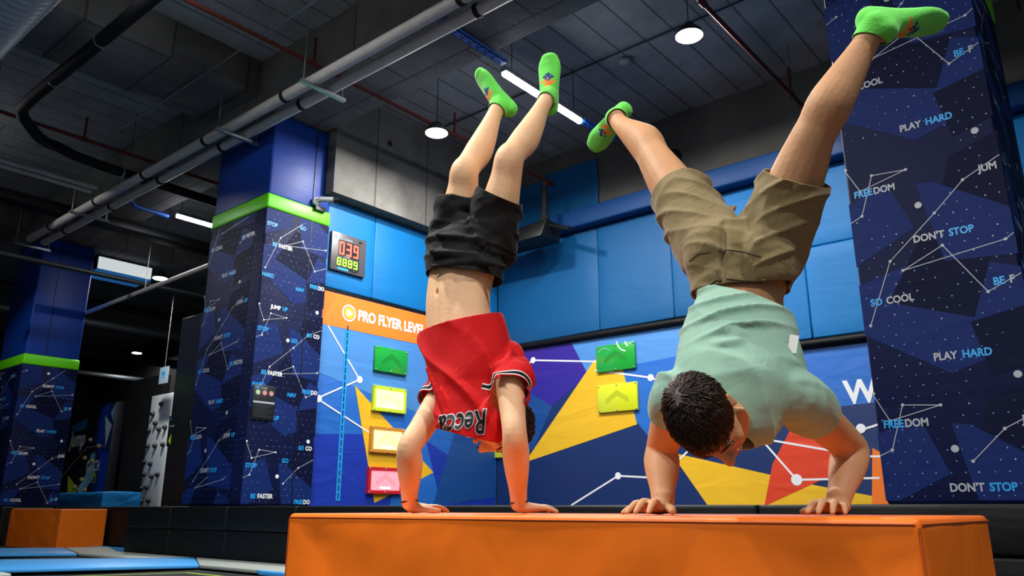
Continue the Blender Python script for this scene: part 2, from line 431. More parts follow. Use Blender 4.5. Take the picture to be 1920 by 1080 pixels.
# words on the side of the left pillar that faces the arena
pw = Print((1.472, 0, 0), (0, 1, 0), (0, 0, 1))
for z in (4.22, 2.42, .60+.22): words(pw, [('BE', 'FASTER', .13, z-.08, .35)], 0, 0, 1.0, .74)
for z in (3.33, 1.83): words(pw, [('JUMP', '^UP', .19, z-.08, .26)], 0, 0, 1, .74)
for z in (4.52, 3.02, 1.22): words(pw, [('^STOP', '', .02, z-.1, .17)], 0, 0, 1, .74)
for z in (3.78, 2.05+.22): words(pw, [('^HARD', '', .01, z-.1, .19)], 0, 0, 1, .74)
for z in (3.68, 2.18): words(pw, [('^HAVE', '', .56, z-.1, .19)], 0, 0, 1, .74)
for z in (4.6, 2.93, 1.3): words(pw, [('GO', 'HIGH', .55, z-.1, .19)], 0, 0, 1, .74)
for z in (3.72, 2.2, .72): words(pw, [('FREE', '_DOM', .79, z-.05, .2)], 0, 0, 1, 1.06)
for z in (3.0, 1.43): words(pw, [('SO', 'COOL', .80, z-.05, .2)], 0, 0, 1, 1.06)
pw.build('slogan_print', pl_)
MB().box((1.472, .745, .66), (1.476, .757, 6.1)).build('cover_seam', M_BLACKM, pl_)
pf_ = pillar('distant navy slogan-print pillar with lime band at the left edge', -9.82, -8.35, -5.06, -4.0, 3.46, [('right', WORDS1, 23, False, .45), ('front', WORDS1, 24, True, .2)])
MB().box((1.472, .38, 3.7), (1.476, .39, 6.1)).build('cover_seam', M_BLACKM, pf_)

# ------------------------------------------------------------------ murals and wall pads
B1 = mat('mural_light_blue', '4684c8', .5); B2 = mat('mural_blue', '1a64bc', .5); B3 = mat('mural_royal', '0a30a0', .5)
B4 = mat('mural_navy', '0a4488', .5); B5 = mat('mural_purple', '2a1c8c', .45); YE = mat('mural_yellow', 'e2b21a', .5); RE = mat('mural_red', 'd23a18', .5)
OR = mat('mural_orange', 'ee7418', .5); ORL = mat('mural_orange_stripe', 'f1852e', .5); BD = mat('mural_deep', '0a2a60', .45)
for m in (B1, B2, B3, B4, B5, YE, RE):
    nt = m.node_tree; N = nt.nodes; Lk = nt.links
    tc = N.new('ShaderNodeTexCoord'); mp = N.new('ShaderNodeMapping'); mp.inputs['Rotation'].default_value = (.6, .6, 0); mp.inputs['Scale'].default_value = (.7, .7, 2.2)
    n = N.new('ShaderNodeTexNoise'); n.inputs['Scale'].default_value = 1.3; n.inputs['Detail'].default_value = 2; n.inputs['Distortion'].default_value = .8
    bp = N.new('ShaderNodeBump'); bp.inputs['Distance'].default_value = .018
    Lk.new(tc.outputs['Object'], mp.inputs[0]); Lk.new(mp.outputs[0], n.inputs['Vector']); Lk.new(n.outputs[0], bp.inputs['Height']); Lk.new(bp.outputs[0], N['Principled BSDF'].inputs['Normal'])
# left mural: plane x = .05, u = y + 4
t = empty('wall_mural', (0, -4, 0), label='printed blue mural with orange title band on the wall left of the man in red', cat='mural')
boxo('mural_pad', (0.002, .02, LZ-.03), (.05, 3.95, 3.73), B2, t, .01)
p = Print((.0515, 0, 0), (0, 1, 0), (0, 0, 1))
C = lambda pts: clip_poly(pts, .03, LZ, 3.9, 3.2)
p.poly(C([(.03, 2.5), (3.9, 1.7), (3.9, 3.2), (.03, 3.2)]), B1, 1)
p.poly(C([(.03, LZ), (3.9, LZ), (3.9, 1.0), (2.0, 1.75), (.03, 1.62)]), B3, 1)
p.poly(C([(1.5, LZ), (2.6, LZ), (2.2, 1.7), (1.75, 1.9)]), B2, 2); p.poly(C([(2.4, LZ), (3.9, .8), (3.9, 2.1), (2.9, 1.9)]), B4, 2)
p.rect(.03, 3.21, 3.9, 3.72, OR, 1)
for k in range(120):
    u = .03+k*.032
    q = clip_poly([(u, 3.21), (u+.013, 3.21), (u+.3, 3.72), (u+.287, 3.72)], .03, 3.21, 3.9, 3.72)
    if q: p.poly(q, ORL, 2)
p.poly([(.72, 2.38), (1.2, .69), (2.4, 1.17)], YE, 3)
p.poly([(1.98, 1.72), (1.72, 1.6), (1.92, 1.12), (2.12, 1.2)], RE, 4)
p.line([(.16, 3.2), (.8, 2.48), (.05, 2.12), (1.25, 1.62)], .022, M_INKW, 5)
for u, v in ((.8, 2.48), (.05+.03, 2.12)): p.dot(u, v, .055, M_INKW, 6)
p.rect(.485, .72, .51, 3.2, M_INKC, 5); p.rect(.535, .72, .56, 3.2, M_INKC, 5)
for k in range(24):
    v = .72+k*.106; p.rect(.485, v, .56, v+.02, M_INKC, 6)
    p.rect(.51, v+.02, .535, v+.106, BD, 6)
p.dot(.53, 3.46, .13, M_INKW, 5, 28); p.dot(.53, 3.46, .105, OR, 6, 28); p.dot(.53, 3.46, .088, mat('mural_gold', 'f7b52c', .5), 7, 28)
p.poly([(.49, 3.40), (.60, 3.46), (.49, 3.52)], M_INKW, 8)
p.text('PRO FLYER LEVEL', .70, 3.385, .225, M_INKW, 5, .04, 1.42)
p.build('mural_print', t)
boxo('top_edging', (.002, 0, 3.73), (.06, 3.95, 3.77), M_BLACKV, t)

# light signs
def arrow_sign(label, x, y, z, w, h, face, frame, lit, wall, grp, glow=None, estr=0, extra=False):
    t = empty('arrow_sign', (x, y, z), 0 if wall == 'L' else -PI/2, label=label, cat='arrow sign', group=grp)
    # local: plane facing +x, u along +y, centre at the origin
    fm = mat('sign_frame_'+frame, frame, .4)
    if lit:
        f = MB()
        f.box((0, -w/2, -h/2), (.05, w/2, -h/2+.05)); f.box((0, -w/2, h/2-.05), (.05, w/2, h/2)); f.box((0, -w/2, -h/2+.05), (.05, -w/2+.05, h/2-.05)); f.box((0, w/2-.05, -h/2+.05), (.05, w/2, h/2-.05))
        f.build('sign_frame', fm, t)
        boxo('light_panel', (0, -w/2+.05, -h/2+.05), (.04, w/2-.05, h/2-.05), mat('sign_lit_'+face, face, .4, emit=glow, estr=estr), t)
    else:
        boxo('acrylic_plate', (0, -w/2, -h/2), (.045, w/2, h/2), mat('sign_plate_'+face, face, .25, coat=.5), t, .004)
    p = Print((.046 if not lit else .041, 0, 0), (0, 1, 0), (0, 0, 1))
    am = mat('sign_arrow_'+face, [c*.72 for c in srgb(face)], .4) if not lit else mat('sign_arrow_lit_'+face, face, .4, emit=glow, estr=estr*.45)
    s = w/.66
    p.poly([(-.19*s, -.08*s), (0, .03*s), (0, .11*s), (-.19*s, -.01*s)], am, 1); p.poly([(.19*s, -.08*s), (.19*s, -.01*s), (0, .11*s), (0, .03*s)], am, 1)
    if extra:
        p.ring(w*.32, h*.62, w*.26, .02, M_INKW, 2, PI*1.02, PI*1.45); p.ring(w*.45, h*.60, w*.18, .02, M_INKW, 2, PI*1.05, PI*1.30, 10)
        p.ring(-w*.28, h*.05, w*.2, .01, M_INKG, 2, PI*.25, PI*.8)
    if lit: p.rect(-.1*s, -h/2+.075, .1*s, -h/2+.10, mat('sign_white_lit', 'ffffff', .5, emit='ffffff', estr=1.3), 2)
    p.build('arrow', t)
    for sy in (-1, 0, 1):
        for sz in (-1, 1): MB().lathe([(0, .056), (.012, .054), (.014, .046)], (0, sy*(w/2-.025), sz*(h/2-.022)), 8, axis='x').build('screw', M_ZINC, t)
    return t
GS = 'arrow signs on the murals'
arrow_sign('unlit green arrow sign under the orange title band', .056, -2.62, 2.845, .67, .385, '1c9a34', '1c9a34', 0, 'L', GS)
arrow_sign('lit yellow-green arrow sign in the left column, second from the top', .056, -2.62, 2.235, .67, .385, 'eaf7a0', 'c6dc28', 1, 'L', GS, 'e4fa90', 1.1)
arrow_sign('lit amber-framed arrow sign in the left column, third from the top', .056, -2.63, 1.615, .67, .385, 'fae7a0', 'c8862a', 1, 'L', GS, 'ffe890', .95)
arrow_sign('lit red-framed pink arrow sign, lowest of the left column', .056, -2.64, 1.015, .67, .385, 'f59aa8', 'c01828', 1, 'L', GS, 'ff8898', .75)
arrow_sign('unlit green arrow sign with white arcs between the two men', 2.62, -.056, 2.96, .73, .43, '1c9a34', '1c9a34', 0, 'R', GS, extra=True)
arrow_sign('unlit yellow arrow sign below the green one, between the two men', 2.63, -.056, 2.31, .74, .44, 'cfd820', 'cfd820', 0, 'R', GS)
arrow_sign('green arrow sign mostly hidden behind the man in red', .38, -.056, 2.33, .66, .43, '23a048', '23a048', 0, 'R', GS)
arrow_sign('yellow-green arrow sign mostly hidden behind the head of the man in red', .28, -.056, 1.62, .60, .30, 'd6dc30', 'd6dc30', 0, 'R', GS)

# right mural: plane y = -.05, u = x
t = empty('wall_mural', (0, 0, 0), label='printed mural of yellow and red shards on blue, on the wall behind both men', cat='mural')
boxo('mural_pad', (.06, -.05, LZ-.03), (4.6, -.002, 3.33), B4, t, .01); boxo('mural_pad', (4.6, -.05, LZ-.03), (9.6, -.002, 2.70), B4, t, .01)
p = Print((0, -.0515, 0), (1, 0, 0), (0, 0, 1))
def PC(pts, m, l):
    for a, b, z in ((.08, 4.6, 3.32), (4.6, 9.6, 2.69)):
        q = clip_poly(pts, a, LZ, b, z)
        if q: p.poly(q, m, l)
PC([(.08, LZ), (9.6, LZ), (9.6, 3.4), (.08, 3.4)], BD, 1)
PC([(.08, 1.2), (1.9, .64), (.08, .64)], B3, 2)
PC([(.08, 1.3), (.9, 1.6), (1.3, 2.28), (.47, 3.33), (.08, 3.33)], B4, 2)
PC([(.08, 2.9), (.5, 3.33), (.08, 3.33)], B1, 3)
PC([(.47, 3.33), (1.72, 3.34), (2.05, 2.75), (1.31, 2.28), (.1, 2.95)], B5, 3)
PC([(1.72, 3.34), (4.6, 3.34), (4.6, 2.3), (3.0, 2.2), (2.02, 2.72)], B1, 2)
PC([(2.7, 2.2), (2.75, 2.8), (4.6, 2.9), (4.6, 2.0), (3.2, 1.6)], B2, 3)
PC([(4.5, 2.7), (9.6, 2.7), (9.6, 2.0), (6.0, 1.9), (4.5, 2.25)], B2, 3)
PC([(.08, LZ), (3.2, LZ), (3.3, 1.9), (1.0, 1.35), (.08, 1.5)], BD, 2)
PC([(2.2, 2.98), (2.72, 2.78), (2.95, 1.87), (.70, 1.37)], YE, 4)
PC([(3.5, 1.42), (5.1, 1.03), (5.62, .9), (6.5, .72), (6.5, LZ), (4.05, LZ)], YE, 4)
PC([(5.47, 1.84), (6.0, 1.1), (4.88, LZ), (5.05, 1.2)], RE, 5)
PC([(6.36, 1.35), (6.9, 1.0), (6.9, LZ), (6.27, LZ)], OR, 5)
PC([(3.0, 1.38), (3.52, 1.4), (4.06, LZ), (3.2, LZ)], BD, 4)
for pl in ([(.08, 2.75), (.9, 3.12), (2.3, 2.93)], [(2.2, 2.8), (3.23, 2.57), (3.5, 2.45)], [(1.66, .66), (2.57, 1.10), (3.3, 1.05), (4.55, 2.0)], [(4.55, 2.0), (5.36, .98), (6.4, .98)], [(4.4, 1.66), (6.25, 1.25), (7.4, 1.2)], [(5.6, 1.55), (6.25, 1.58), (6.9, 1.75)]):
    p.line(pl, .026, M_INKW, 6)
for u, v, r in ((.9, 3.12, .055), (3.23, 2.57, .055), (2.57, 1.10, .055), (5.36, .98, .075), (6.25, 1.60, .06)): p.dot(u, v, r, M_INKW, 7, 18)
p.text('W', 6.10, 1.93, .42, M_INKW, 7, .03, .42)
p.build('mural_print', t)
def bar(a, b, label): MB().tube([a, b], .055, 12).build('padded_rail', M_BLACKV, None, label=label, cat='rail', group='padded rails above the mural')
bar((.06, -.09, 3.39), (4.62, -.09, 3.37), 'black padded rail along the top of the mural, between the two men')
bar((4.62, -.09, 2.775), (9.6, -.09, 2.76), 'lower black padded rail above the mural, right of the green shirt')

WP = 'blue wall pads'
def wall_pad(a, b, label, m=M_PADB): return pad('wall_pad', a, b, m, None, .02, .006, .004, 6, label=label, cat='wall pad', group=WP)
wall_pad((.002, -3.98, 3.775), (.07, -3.055, 5.165), 'blue wall pad that carries the scoreboard')
wall_pad((.002, -3.045, 3.775), (.07, -.06, 5.165), 'wide blue wall pad right of the scoreboard, above the orange title band')
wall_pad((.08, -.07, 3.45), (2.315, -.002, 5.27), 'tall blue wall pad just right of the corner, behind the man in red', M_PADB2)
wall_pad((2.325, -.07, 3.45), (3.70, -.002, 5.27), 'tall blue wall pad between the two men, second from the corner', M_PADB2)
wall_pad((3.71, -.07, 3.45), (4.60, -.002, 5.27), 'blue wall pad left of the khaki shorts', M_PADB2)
wall_pad((4.61, -.07, 2.84), (5.765, -.002, 5.27), 'blue wall pad behind the khaki shorts')
wall_pad((5.775, -.07, 4.135), (7.4, -.002, 5.27), 'upper blue wall pad next to the slogan pillar, right of the khaki shorts')
wall_pad((5.775, -.07, 2.84), (7.4, -.002, 4.125), 'lower blue wall pad next to the slogan pillar, right of the khaki shorts')
wall_pad((7.41, -.07, 2.84), (10.2, -.002, 5.27), 'blue wall pad seen past the right edge of the big pillar')
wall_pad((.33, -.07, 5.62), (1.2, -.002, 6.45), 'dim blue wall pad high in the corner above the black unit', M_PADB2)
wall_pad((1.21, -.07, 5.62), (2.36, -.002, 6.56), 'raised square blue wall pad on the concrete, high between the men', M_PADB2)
for x0, x1, lb in ((.35, 3.95, 'deep blue bolster under the concrete, between the two men'), (3.96, 7.0, 'deep blue bolster under the concrete, above the khaki shorts'), (7.01, 10.4, 'deep blue bolster seen past the right edge of the big pillar')):
    pad('bolster', (x0, -.3, 5.28), (x1-.005, -.002, 5.6), M_BOLST, None, .03, .004, .0, 4, label=lb, cat='bolster', group='bolsters along the right wall')
MB().box((.05, -.075, 3.45), (.075, -.05, 5.2)).build('corner_strip', M_BLACKM, None, label='thin black strip down the corner behind the man in red', cat='strip')

# scoreboard
t = empty('scoreboard', (.075, -3.59, 4.35), label='dark grey digital scoreboard with red and green numbers on the blue pad', cat='scoreboard')
boxo('housing', (0, -.33, -.30), (.05, .33, .30), mat('scoreboard_grey', '4a4a50', .35), t, .006)
p = Print((.051, 0, 0), (0, 1, 0), (0, 0, 1))
p.rect(-.2, -.06, .2, .19, M_BLACKM, 1); p.rect(-.23, -.23, .2, -.08, M_BLACKM, 1)
p.rect(-.3, .17, -.23, .27, M_INKG, 1); p.ring(-.265, .22, .022, .008, M_BLACKM, 2)
p.text('SCORE', -.09, .2, .045, M_INKG, 2, .01); p.text('TIMER', -.09, -.075, .04, M_INKG, 3, .01)
p.rect(-.2, -.275, 0, -.245, M_INKC, 2); p.line([(0, -.26), (.05, -.24), (.1, -.265), (.18, -.245)], .02, M_BLACKM, 2)
p.rect(.17, .225, .24, .25, M_BLACKM, 2)
p.build('panel_print', t)
SEG = {'0': 'abcdef', '3': 'abgcd', '8': 'abcdefg', '9': 'abgfcd'}
def digits(text, u, v, w, h, gap, th, m, name):
    q = Print((.053, 0, 0), (0, 1, 0), (0, 0, 1))
    for ch in text:
        s = SEG[ch]
        R = dict(a=(0, h-th, w, h), d=(0, 0, w, th), g=(0, h/2-th/2, w, h/2+th/2), f=(0, h/2, th, h), e=(0, 0, th, h/2), b=(w-th, h/2, w, h), c=(w-th, 0, w, h/2))
        for c in s: a = R[c]; q.rect(u+a[0]+.002, v+a[1]+.002, u+a[2]-.002, v+a[3]-.002, m, 2)
        u += w+gap
    q.build(name, t)
digits('039', -.19, -.04, .1, .21, .035, .03, mat('led_red', 'ff5040', .5, emit='ff4a30', estr=2.6), 'red_digits')
digits('8889', -.22, -.215, .08, .125, .024, .022, mat('led_green', '90ff40', .5, emit='90f030', estr=2.2), 'green_digits')

# rule board on the left pillar
t = empty('rule_board', (.145, -5.03, 1.73), label='black rules notice board with three round symbols hung on the slogan pillar', cat='notice board')
boxo('board', (0, 0, 0), (.015, .34, .46), mat('notice_black', '15171b', .4), t, .004)
p = Print((.0155, 0, 0), (0, 1, 0), (0, 0, 1))
p.poly([(.03, .43), (.09, .44), (.06, .40)], M_INKC, 1); p.text('RULES', .12, .41, .03, M_INKG, 1)
for k, c in enumerate(('c8e0b0', 'e8a0a0', 'e8a0a0')): p.dot(.07+k*.1, .36, .032, mat('symbol_'+c, c, .5), 1); p.ring(.07+k*.1, .36, .018, .005, M_BLACKM, 2)
p.rect(.01, .22, .33, .245, M_INKG, 1)
for k in range(7): p.rect(.03, .19-k*.024, .3-(k % 3)*.04, .193-k*.024, mat('dim_print', '55595f', .5), 1)
p.build('notice_print', t)

# camera on the green band
t = empty('security_camera', (.155, -4.28, 4.93), label='white and black bullet security camera on the lime band of the left pillar', cat='camera')
MB().lathe([(0, .0), (.06, .0), (.06, .04), (.03, .06), (0, .06)], (0, 0, .06), 16, axis='x').build('mount', M_WHITE, t)
MB().tube([(.05, 0, .06), (.12, .05, .08)], .02, 10).build('arm', M_WHITE, t)
MB().tube([(.08, .0, .08), (.2, .2, .1)], .042, 16).build('barrel', mat('camera_grey', '8d9196', .4), t)
MB().tube([(.19, .18, .098), (.225, .24, .105)], .05, 16).build('lens_hood', M_BLACKM, t)
boxo('bracket', (.0, -.02, -.07), (.05, .16, -.01), M_BLACKM, t)

# ------------------------------------------------------------------ ceiling services
def thing_mb(mb, name, m, label, cat, group=None, bevel=0): return mb.build(name, m, None, bevel, label=label, cat=cat, group=group)
for y, lb in ((-5.53, 'grey insulated pipe nearer the camera, of the pair under the big beam'), (-5.26, 'grey insulated pipe nearer the pillar, of the pair under the big beam')):
    t = empty('insulated_pipe', (2, y, 5.85), label=lb, cat='pipe', group='pair of grey ceiling pipes')
    MB().tube([(-9.7, 0, 0), (11, 0, 0)], .072, 16).build('pipe', M_PIPEG, t)
    for x in (-8.6, -6.6, -4.8, -2.9, -.9, 2.3, 3.4):
        MB().tube([(x-.03, 0, 0), (x+.03, 0, 0)], .084, 16).build('clamp', M_PIPEB, t)
for x, lb in ((-7.9, 'zinc pipe hanger at the far left end of the grey pipe pair'), (-5.2, 'zinc pipe hanger left of the blue cable tray'), (-.25, 'zinc pipe hanger in front of the left pillar top'), (1.75, 'zinc pipe hanger on the grey pipes near the top centre')):
    t = empty('pipe_hanger', (x, -5.4, 5.75), label=lb, cat='bracket', group='pipe hangers')
    boxo('strut', (-.03, -.34, -.02), (.03, .34, .02), M_ZINC, t)
    for yy in (-.3, .3): MB().tube([(0, yy, 0), (0, yy, .43 if yy > 0 else 1.14)], .008, 6).build('rod', M_ZINC, t)
def red_pipe(x, y0, y1, z, label, stubs, drop=None):
    t = empty('sprinkler_pipe', (x, y0, z), label=label, cat='pipe', group='red sprinkler pipes')
    MB().tube([(0, 0, 0), (0, y1-y0, 0)], .028, 10).build('pipe', M_RED, t)
    for s in stubs:
        MB().tube([(0, s-y0, 0), (0, s-y0, .38)], .02, 8).build('riser', M_RED, t)
        MB().tube([(0, s-y0-.05, 0), (0, s-y0+.05, 0)], .04, 10).build('fitting', M_RED, t)
    for s in (y0+.6, (y0+y1)/2, y1-.3): MB().tube([(0, s-y0, .02), (0, s-y0, 6.9-z)], .004, 6).build('hanger_rod', M_STEELD, t)
    return t
red_pipe(1.65, -8.35, -.42, 6.125, 'long red sprinkler pipe crossing behind the grey pipes toward the man in red', (-5.5, -2.9))
red_pipe(-2.85, -8.35, -3.2, 6.125, 'dim red sprinkler pipe crossing under the black pipe at the left', (-6.5,))
red_pipe(-6.5, -4.8, -1.9, 6.05, 'bright red sprinkler pipe left of the left pillar, below the tube light', ())
red_pipe(6.1, -6.5, -.5, 6.08, 'red sprinkler pipe high right, beside the big pillar', (-3.5, -.9))
MB().tube([(6.1, -.5, 6.08), (6.1, -.42, 6.04), (6.1, -.4, 5.95), (6.1, -.4, 5.75)], .035, 10).build('sprinkler_drop', M_RED, None, label='red drop pipe at the end of the right sprinkler line', cat='pipe')
MB().tube([(6.1, -.4, 5.76), (6.1, -.4, 5.3)], .06, 12).build('black_riser', M_PIPEB, None, label='black pipe below the red drop beside the raised right leg', cat='pipe')
# black heater unit under its drop
t = empty('heater_unit', (1.72, -.75, 5.22), label='black hanging unit with its drop pipe on the blue wall beside the black shorts', cat='heater')
MB().tube([(.0, .24, .86), (.0, .1, .86), (.05, 0, .85), (0, 0, .72)], .045, 12).build('drop_pipe', M_RED, t)
MB().tube([(0, 0, .75), (0, 0, .2), (.0, 0, .12)], [.055, .055, .075], 12).build('stem', M_PIPEB, t)
MB().tube([(0, 0, .2), (0, 0, .05)], [.07, .11], 12).build('collar', M_PIPEB, t)
MB().add([(-1.1, -.25, -.24), (.1, -.25, -.24), (.1, .3, -.24), (-1.1, .3, -.24), (-1.1, -.15, .0), (.15, -.15, .08), (.15, .25, .08), (-1.1, .25, .0)], [(0,3,2,1),(4,5,6,7),(0,1,5,4),(1,2,6,5),(2,3,7,6),(3,0,4,7)]).build('housing', M_BLACKM, t, .02)
MB().tube([(.05, 0, .02), (.6, -.1, -.2)], .04, 8).build('arm', M_BLACKM, t)

def lamp_light(name, parent, size, watts, sy=None, col=(1, .98, .94), z=0):
    ld = bpy.data.lights.new(name, 'AREA'); ld.shape = 'DISK' if sy is None else 'RECTANGLE'; ld.size = size
    if sy: ld.size_y = sy
    ld.energy = watts; ld.color = col
    o = bpy.data.objects.new(name, ld); COL.objects.link(o); o.parent = parent; o.location = (0, 0, z); return o
def high_bay(x, y, z, watts, label, r=.165):
    t = empty('high_bay_lamp', (x, y, z), label=label, cat='ceiling lamp', group='round high bay lamps')
    MB().lathe([(0, .16), (.07, .16), (.09, .12), (r*.95, .06), (r, .02), (r, 0)], n=32).build('housing', M_STEELD, t)
    MB().lathe([(r, 0), (r*.9, -.012), (0, -.014)], n=32).build('diffuser', M_LAMP, t)
    MB().tube([(0, 0, .16), (0, 0, 6.9-z)], .006, 6).build('suspension', M_BLACKM, t)
    lamp_light('lamp_light', t, r*1.8, watts, z=-.02)
    return t
for a in HIGH_BAYS: high_bay(*a)
for i, (x, y, z, wt) in enumerate(ADDED_BAYS):
    high_bay(x, y, z, wt, ['round high bay lamp over the trampolines, above and left of the viewer', 'round high bay lamp over the walkway, behind the viewer', 'round high bay lamp over the trampolines beyond the top left of the frame', 'round high bay lamp over the far trampolines, out of frame at the left', 'round high bay lamp to the right of the viewer, outside the frame'][i])
def tube_light(x, y0, y1, z, watts, label):
    t = empty('tube_light', (x, (y0+y1)/2, z), label=label, cat='tube light', group='linear tube lights'); h = (y1-y0)/2
    boxo('housing', (-.05, -h, .02), (.05, h, .09), M_ZINC, t)
    MB().tube([(0, -h+.02, 0), (0, h-.02, 0)], .04, 14).build('tube', M_TUBE, t)
    for s in (-1, 1): MB().tube([(0, s*h*.8, .09), (0, s*h*.8, 6.9-z)], .005, 6).build('suspension', M_BLACKM, t)
    lamp_light('lamp_light', t, .08, watts, 2*h-.1, z=-.045)
tube_light(3.43, -3.83, -2.08, 6.08, 210, 'bright linear tube light behind the green socks at top centre')
tube_light(-4.78, -4.0, -3.05, 6.08, 60, 'linear tube light left of the left pillar')
def tray(x, y0, y1, z, m, label, w=.11):
    t = empty('cable_tray', (x, y0, z), label=label, cat='cable tray', group='cable trays'); L = y1-y0
    MB().box((-w/2, 0, 0), (w/2, L, .012)).box((-w/2, 0, 0), (-w/2+.008, L, .05)).box((w/2-.008, 0, 0), (w/2, L, .05)).build('tray', m, t)
    s = MB(); k = .05
    while k < L-.08: s.box((-.012, k, -.002), (.012, k+.06, -.0005)); s.box((-.04, k+.05, -.002), (-.025, k+.08, -.0005)); s.box((.025, k+.05, -.002), (.04, k+.08, -.0005)); k += .14
    s.build('slots', M_BLACKM, t)
tray(3.55, -5.1, -3.95, 6.1, M_TRAYB, 'blue perforated cable tray leading to the bright tube light')
tray(3.55, -7.4, -5.75, 6.1, M_ZINC, 'grey perforated cable tray piece at the top edge, above the grey pipes')
tray(3.43, -2.05, -1.2, 6.1, M_TRAYB, 'blue cable tray beyond the bright tube light')
MB().tube([(-4.5, -5.12, 6.15), (-4.95, -4.72, 6.1), (-5.0, -4.05, 6.1)], .045, 6).build('cable_tray', M_TRAYB, None, label='bent blue cable tray left of the left pillar', cat='cable tray', group='cable trays')
# black drain pipe with elbows
t = empty('drain_pipe', (-.83, -7.55, 6.012), label='thick black drain pipe bending twice across the upper left', cat='pipe')
pts = [(9, 0, 0), (4, 0, 0), (-1.0, -.02, 0), (-1.45, .0, 0), (-1.7, .1, -.0), (-1.9, .28, -.03), (-2.05, .45, -.08), (-2.2, .62, -.06), (-2.35, .8, 0), (-2.48, 1.1, 0), (-2.55, 1.6, 0), (-2.6, 4.2, 0), (-2.6, 6, 0)]
MB().tube(pts, .08, 16).build('pipe', M_PIPEB, t)
for q in (1, 4, 7, 9): pass
for c, d in (((1.1, 0, 0), (1, 0, 0)), ((-.3, 0, 0), (1, 0, 0)), ((-2.56, 1.9, 0), (0, 1, 0)), ((-2.6, 3.9, 0), (0, 1, 0))):
    d = Vector(d); c = Vector(c); MB().tube([c-d*.015, c+d*.015], .093, 16).build('clamp', M_ZINC, t)
# spiral duct
t = empty('spiral_duct', (0, -8.72, 5.72), label='silver spiral air duct with dark grille in the top left corner', cat='duct')
d = MB(); xs = [-9+k*.03 for k in range(400)]
d.tube([(x, 0, 0) for x in xs], [.36+(.008 if k % 4 == 0 else 0) for k in range(400)], 28); d.build('duct', mat('duct_silver', 'b4bcc4', .4, .45, var=.1), t)
MB().tube([(x, 0, 0) for x in (-.75, -.2)], .375, 28).build('grille', mat('grille_black', '1b2022', .6), t)
for x in (-7, -3, 1): MB().tube([(x, 0, .3), (x, 0, 1.05)], .008, 6).build('rod', M_ZINC, t)
# thin conduits
for pts, lb in (([(-6, -4.02, 6.84), (9, -4.02, 6.84)], 'thin steel conduit crossing the ceiling above the raised feet'), ([(-4, -2.2, 6.86), (12, -2.2, 6.86)], 'thin dark conduit on the ceiling past the round lamp'),
                ([(-3.2, -6.15, 6.3), (6, -6.15, 6.3)], 'thin steel conduit parallel to the grey pipes, left of them')):
    MB().tube(pts, .014, 8).build('conduit', M_STEELD if 'dark' in lb else M_ZINC, None, label=lb, cat='conduit', group='ceiling conduits')
MB().lathe([(0, 0), (.08, 0), (.09, .03), (.09, .05), (0, .05)], (4.15, -1.95, 6.83), 20).build('smoke_detector', mat('detector_grey', '8c9094', .6), None, label='round smoke detector on the ceiling right of the tallest sock', cat='smoke detector')
for x, lb in ((-4.62, 'right one of two thin grey pipes at the far left'), (-4.86, 'left one of two thin grey pipes at the far left')):
    MB().tube([(x, -8.38, 6.1), (x, -5.55, 6.1)], .04, 10).build('thin_pipe', M_PIPEG, None, label=lb, cat='pipe', group='thin grey pipes at the left')
t = empty('steel_pipe', (-9.6, -3.6, 4.95), label='shiny steel pipe rising toward the left pillar above the black board', cat='pipe')
MB().tube([(-4.4, 0, -.05), (5.7, 0, .07)], .045, 10).build('pipe', M_PIPEG, t)
for x in (-2.6, -.5, 3): MB().tube([(x, 0, 0), (x, 0, 1.95)], .008, 6).build('rod', M_ZINC, t)
MB().tube([(-6.9, -7.0, 5.2), (-6.9, 1, 5.2)], .05, 10).build('service_pipe', M_STEELD, None, label='dark service pipe crossing in front of the far left pillar', cat='pipe')
boxo('air_duct', (-6.4, -8.3, 5.98), (-6.0, -2.5, 6.16), M_BLACKM, None, .02, label='flat dark air duct running away above the far left pillar', cat='duct')
for k, (x, z) in enumerate(((-12, 5.3), (-14.5, 5.0), (-17, 5.4), (-13, 6.1), (-20, 5.2))):
    MB().tube([(x, -9, z), (x, 3, z)], .12, 12).build('dark_pipe', M_STEELD, None, label=['dark service pipe nearest the light box in the far hall ceiling', 'low dark pipe in the far hall, second beyond the light box', 'dark pipe third beyond the light box in the far hall', 'highest dark pipe in the far hall ceiling', 'farthest dark pipe at the back of the far hall ceiling'][k], cat='pipe', group='dark pipes in the far hall')
# light box in the far hall
t = empty('light_box', (-9.2, -3.6, 5.93), label='white and blue hanging box light in front of the far left pillar top', cat='light box')
boxo('side_panel', (.0, 0, .06), (.03, 1.25, .34), mat('box_light_white', 'e8ecec', .5, emit='e8f0f0', estr=.75), t)
boxo('body', (-.75, 0, .05), (0, 1.25, .34), M_STEELD, t)
for y in (.2, 1.05): MB().tube([(-.4, y, .3), (-.4, y, .97)], .008, 6).build('rod', M_ZINC, t)
boxo('bottom_panel', (-.75, 0, 0), (.03, 1.25, .05), mat('box_blue', '3f8ad0', .5, emit='2f78c0', estr=.35), t)

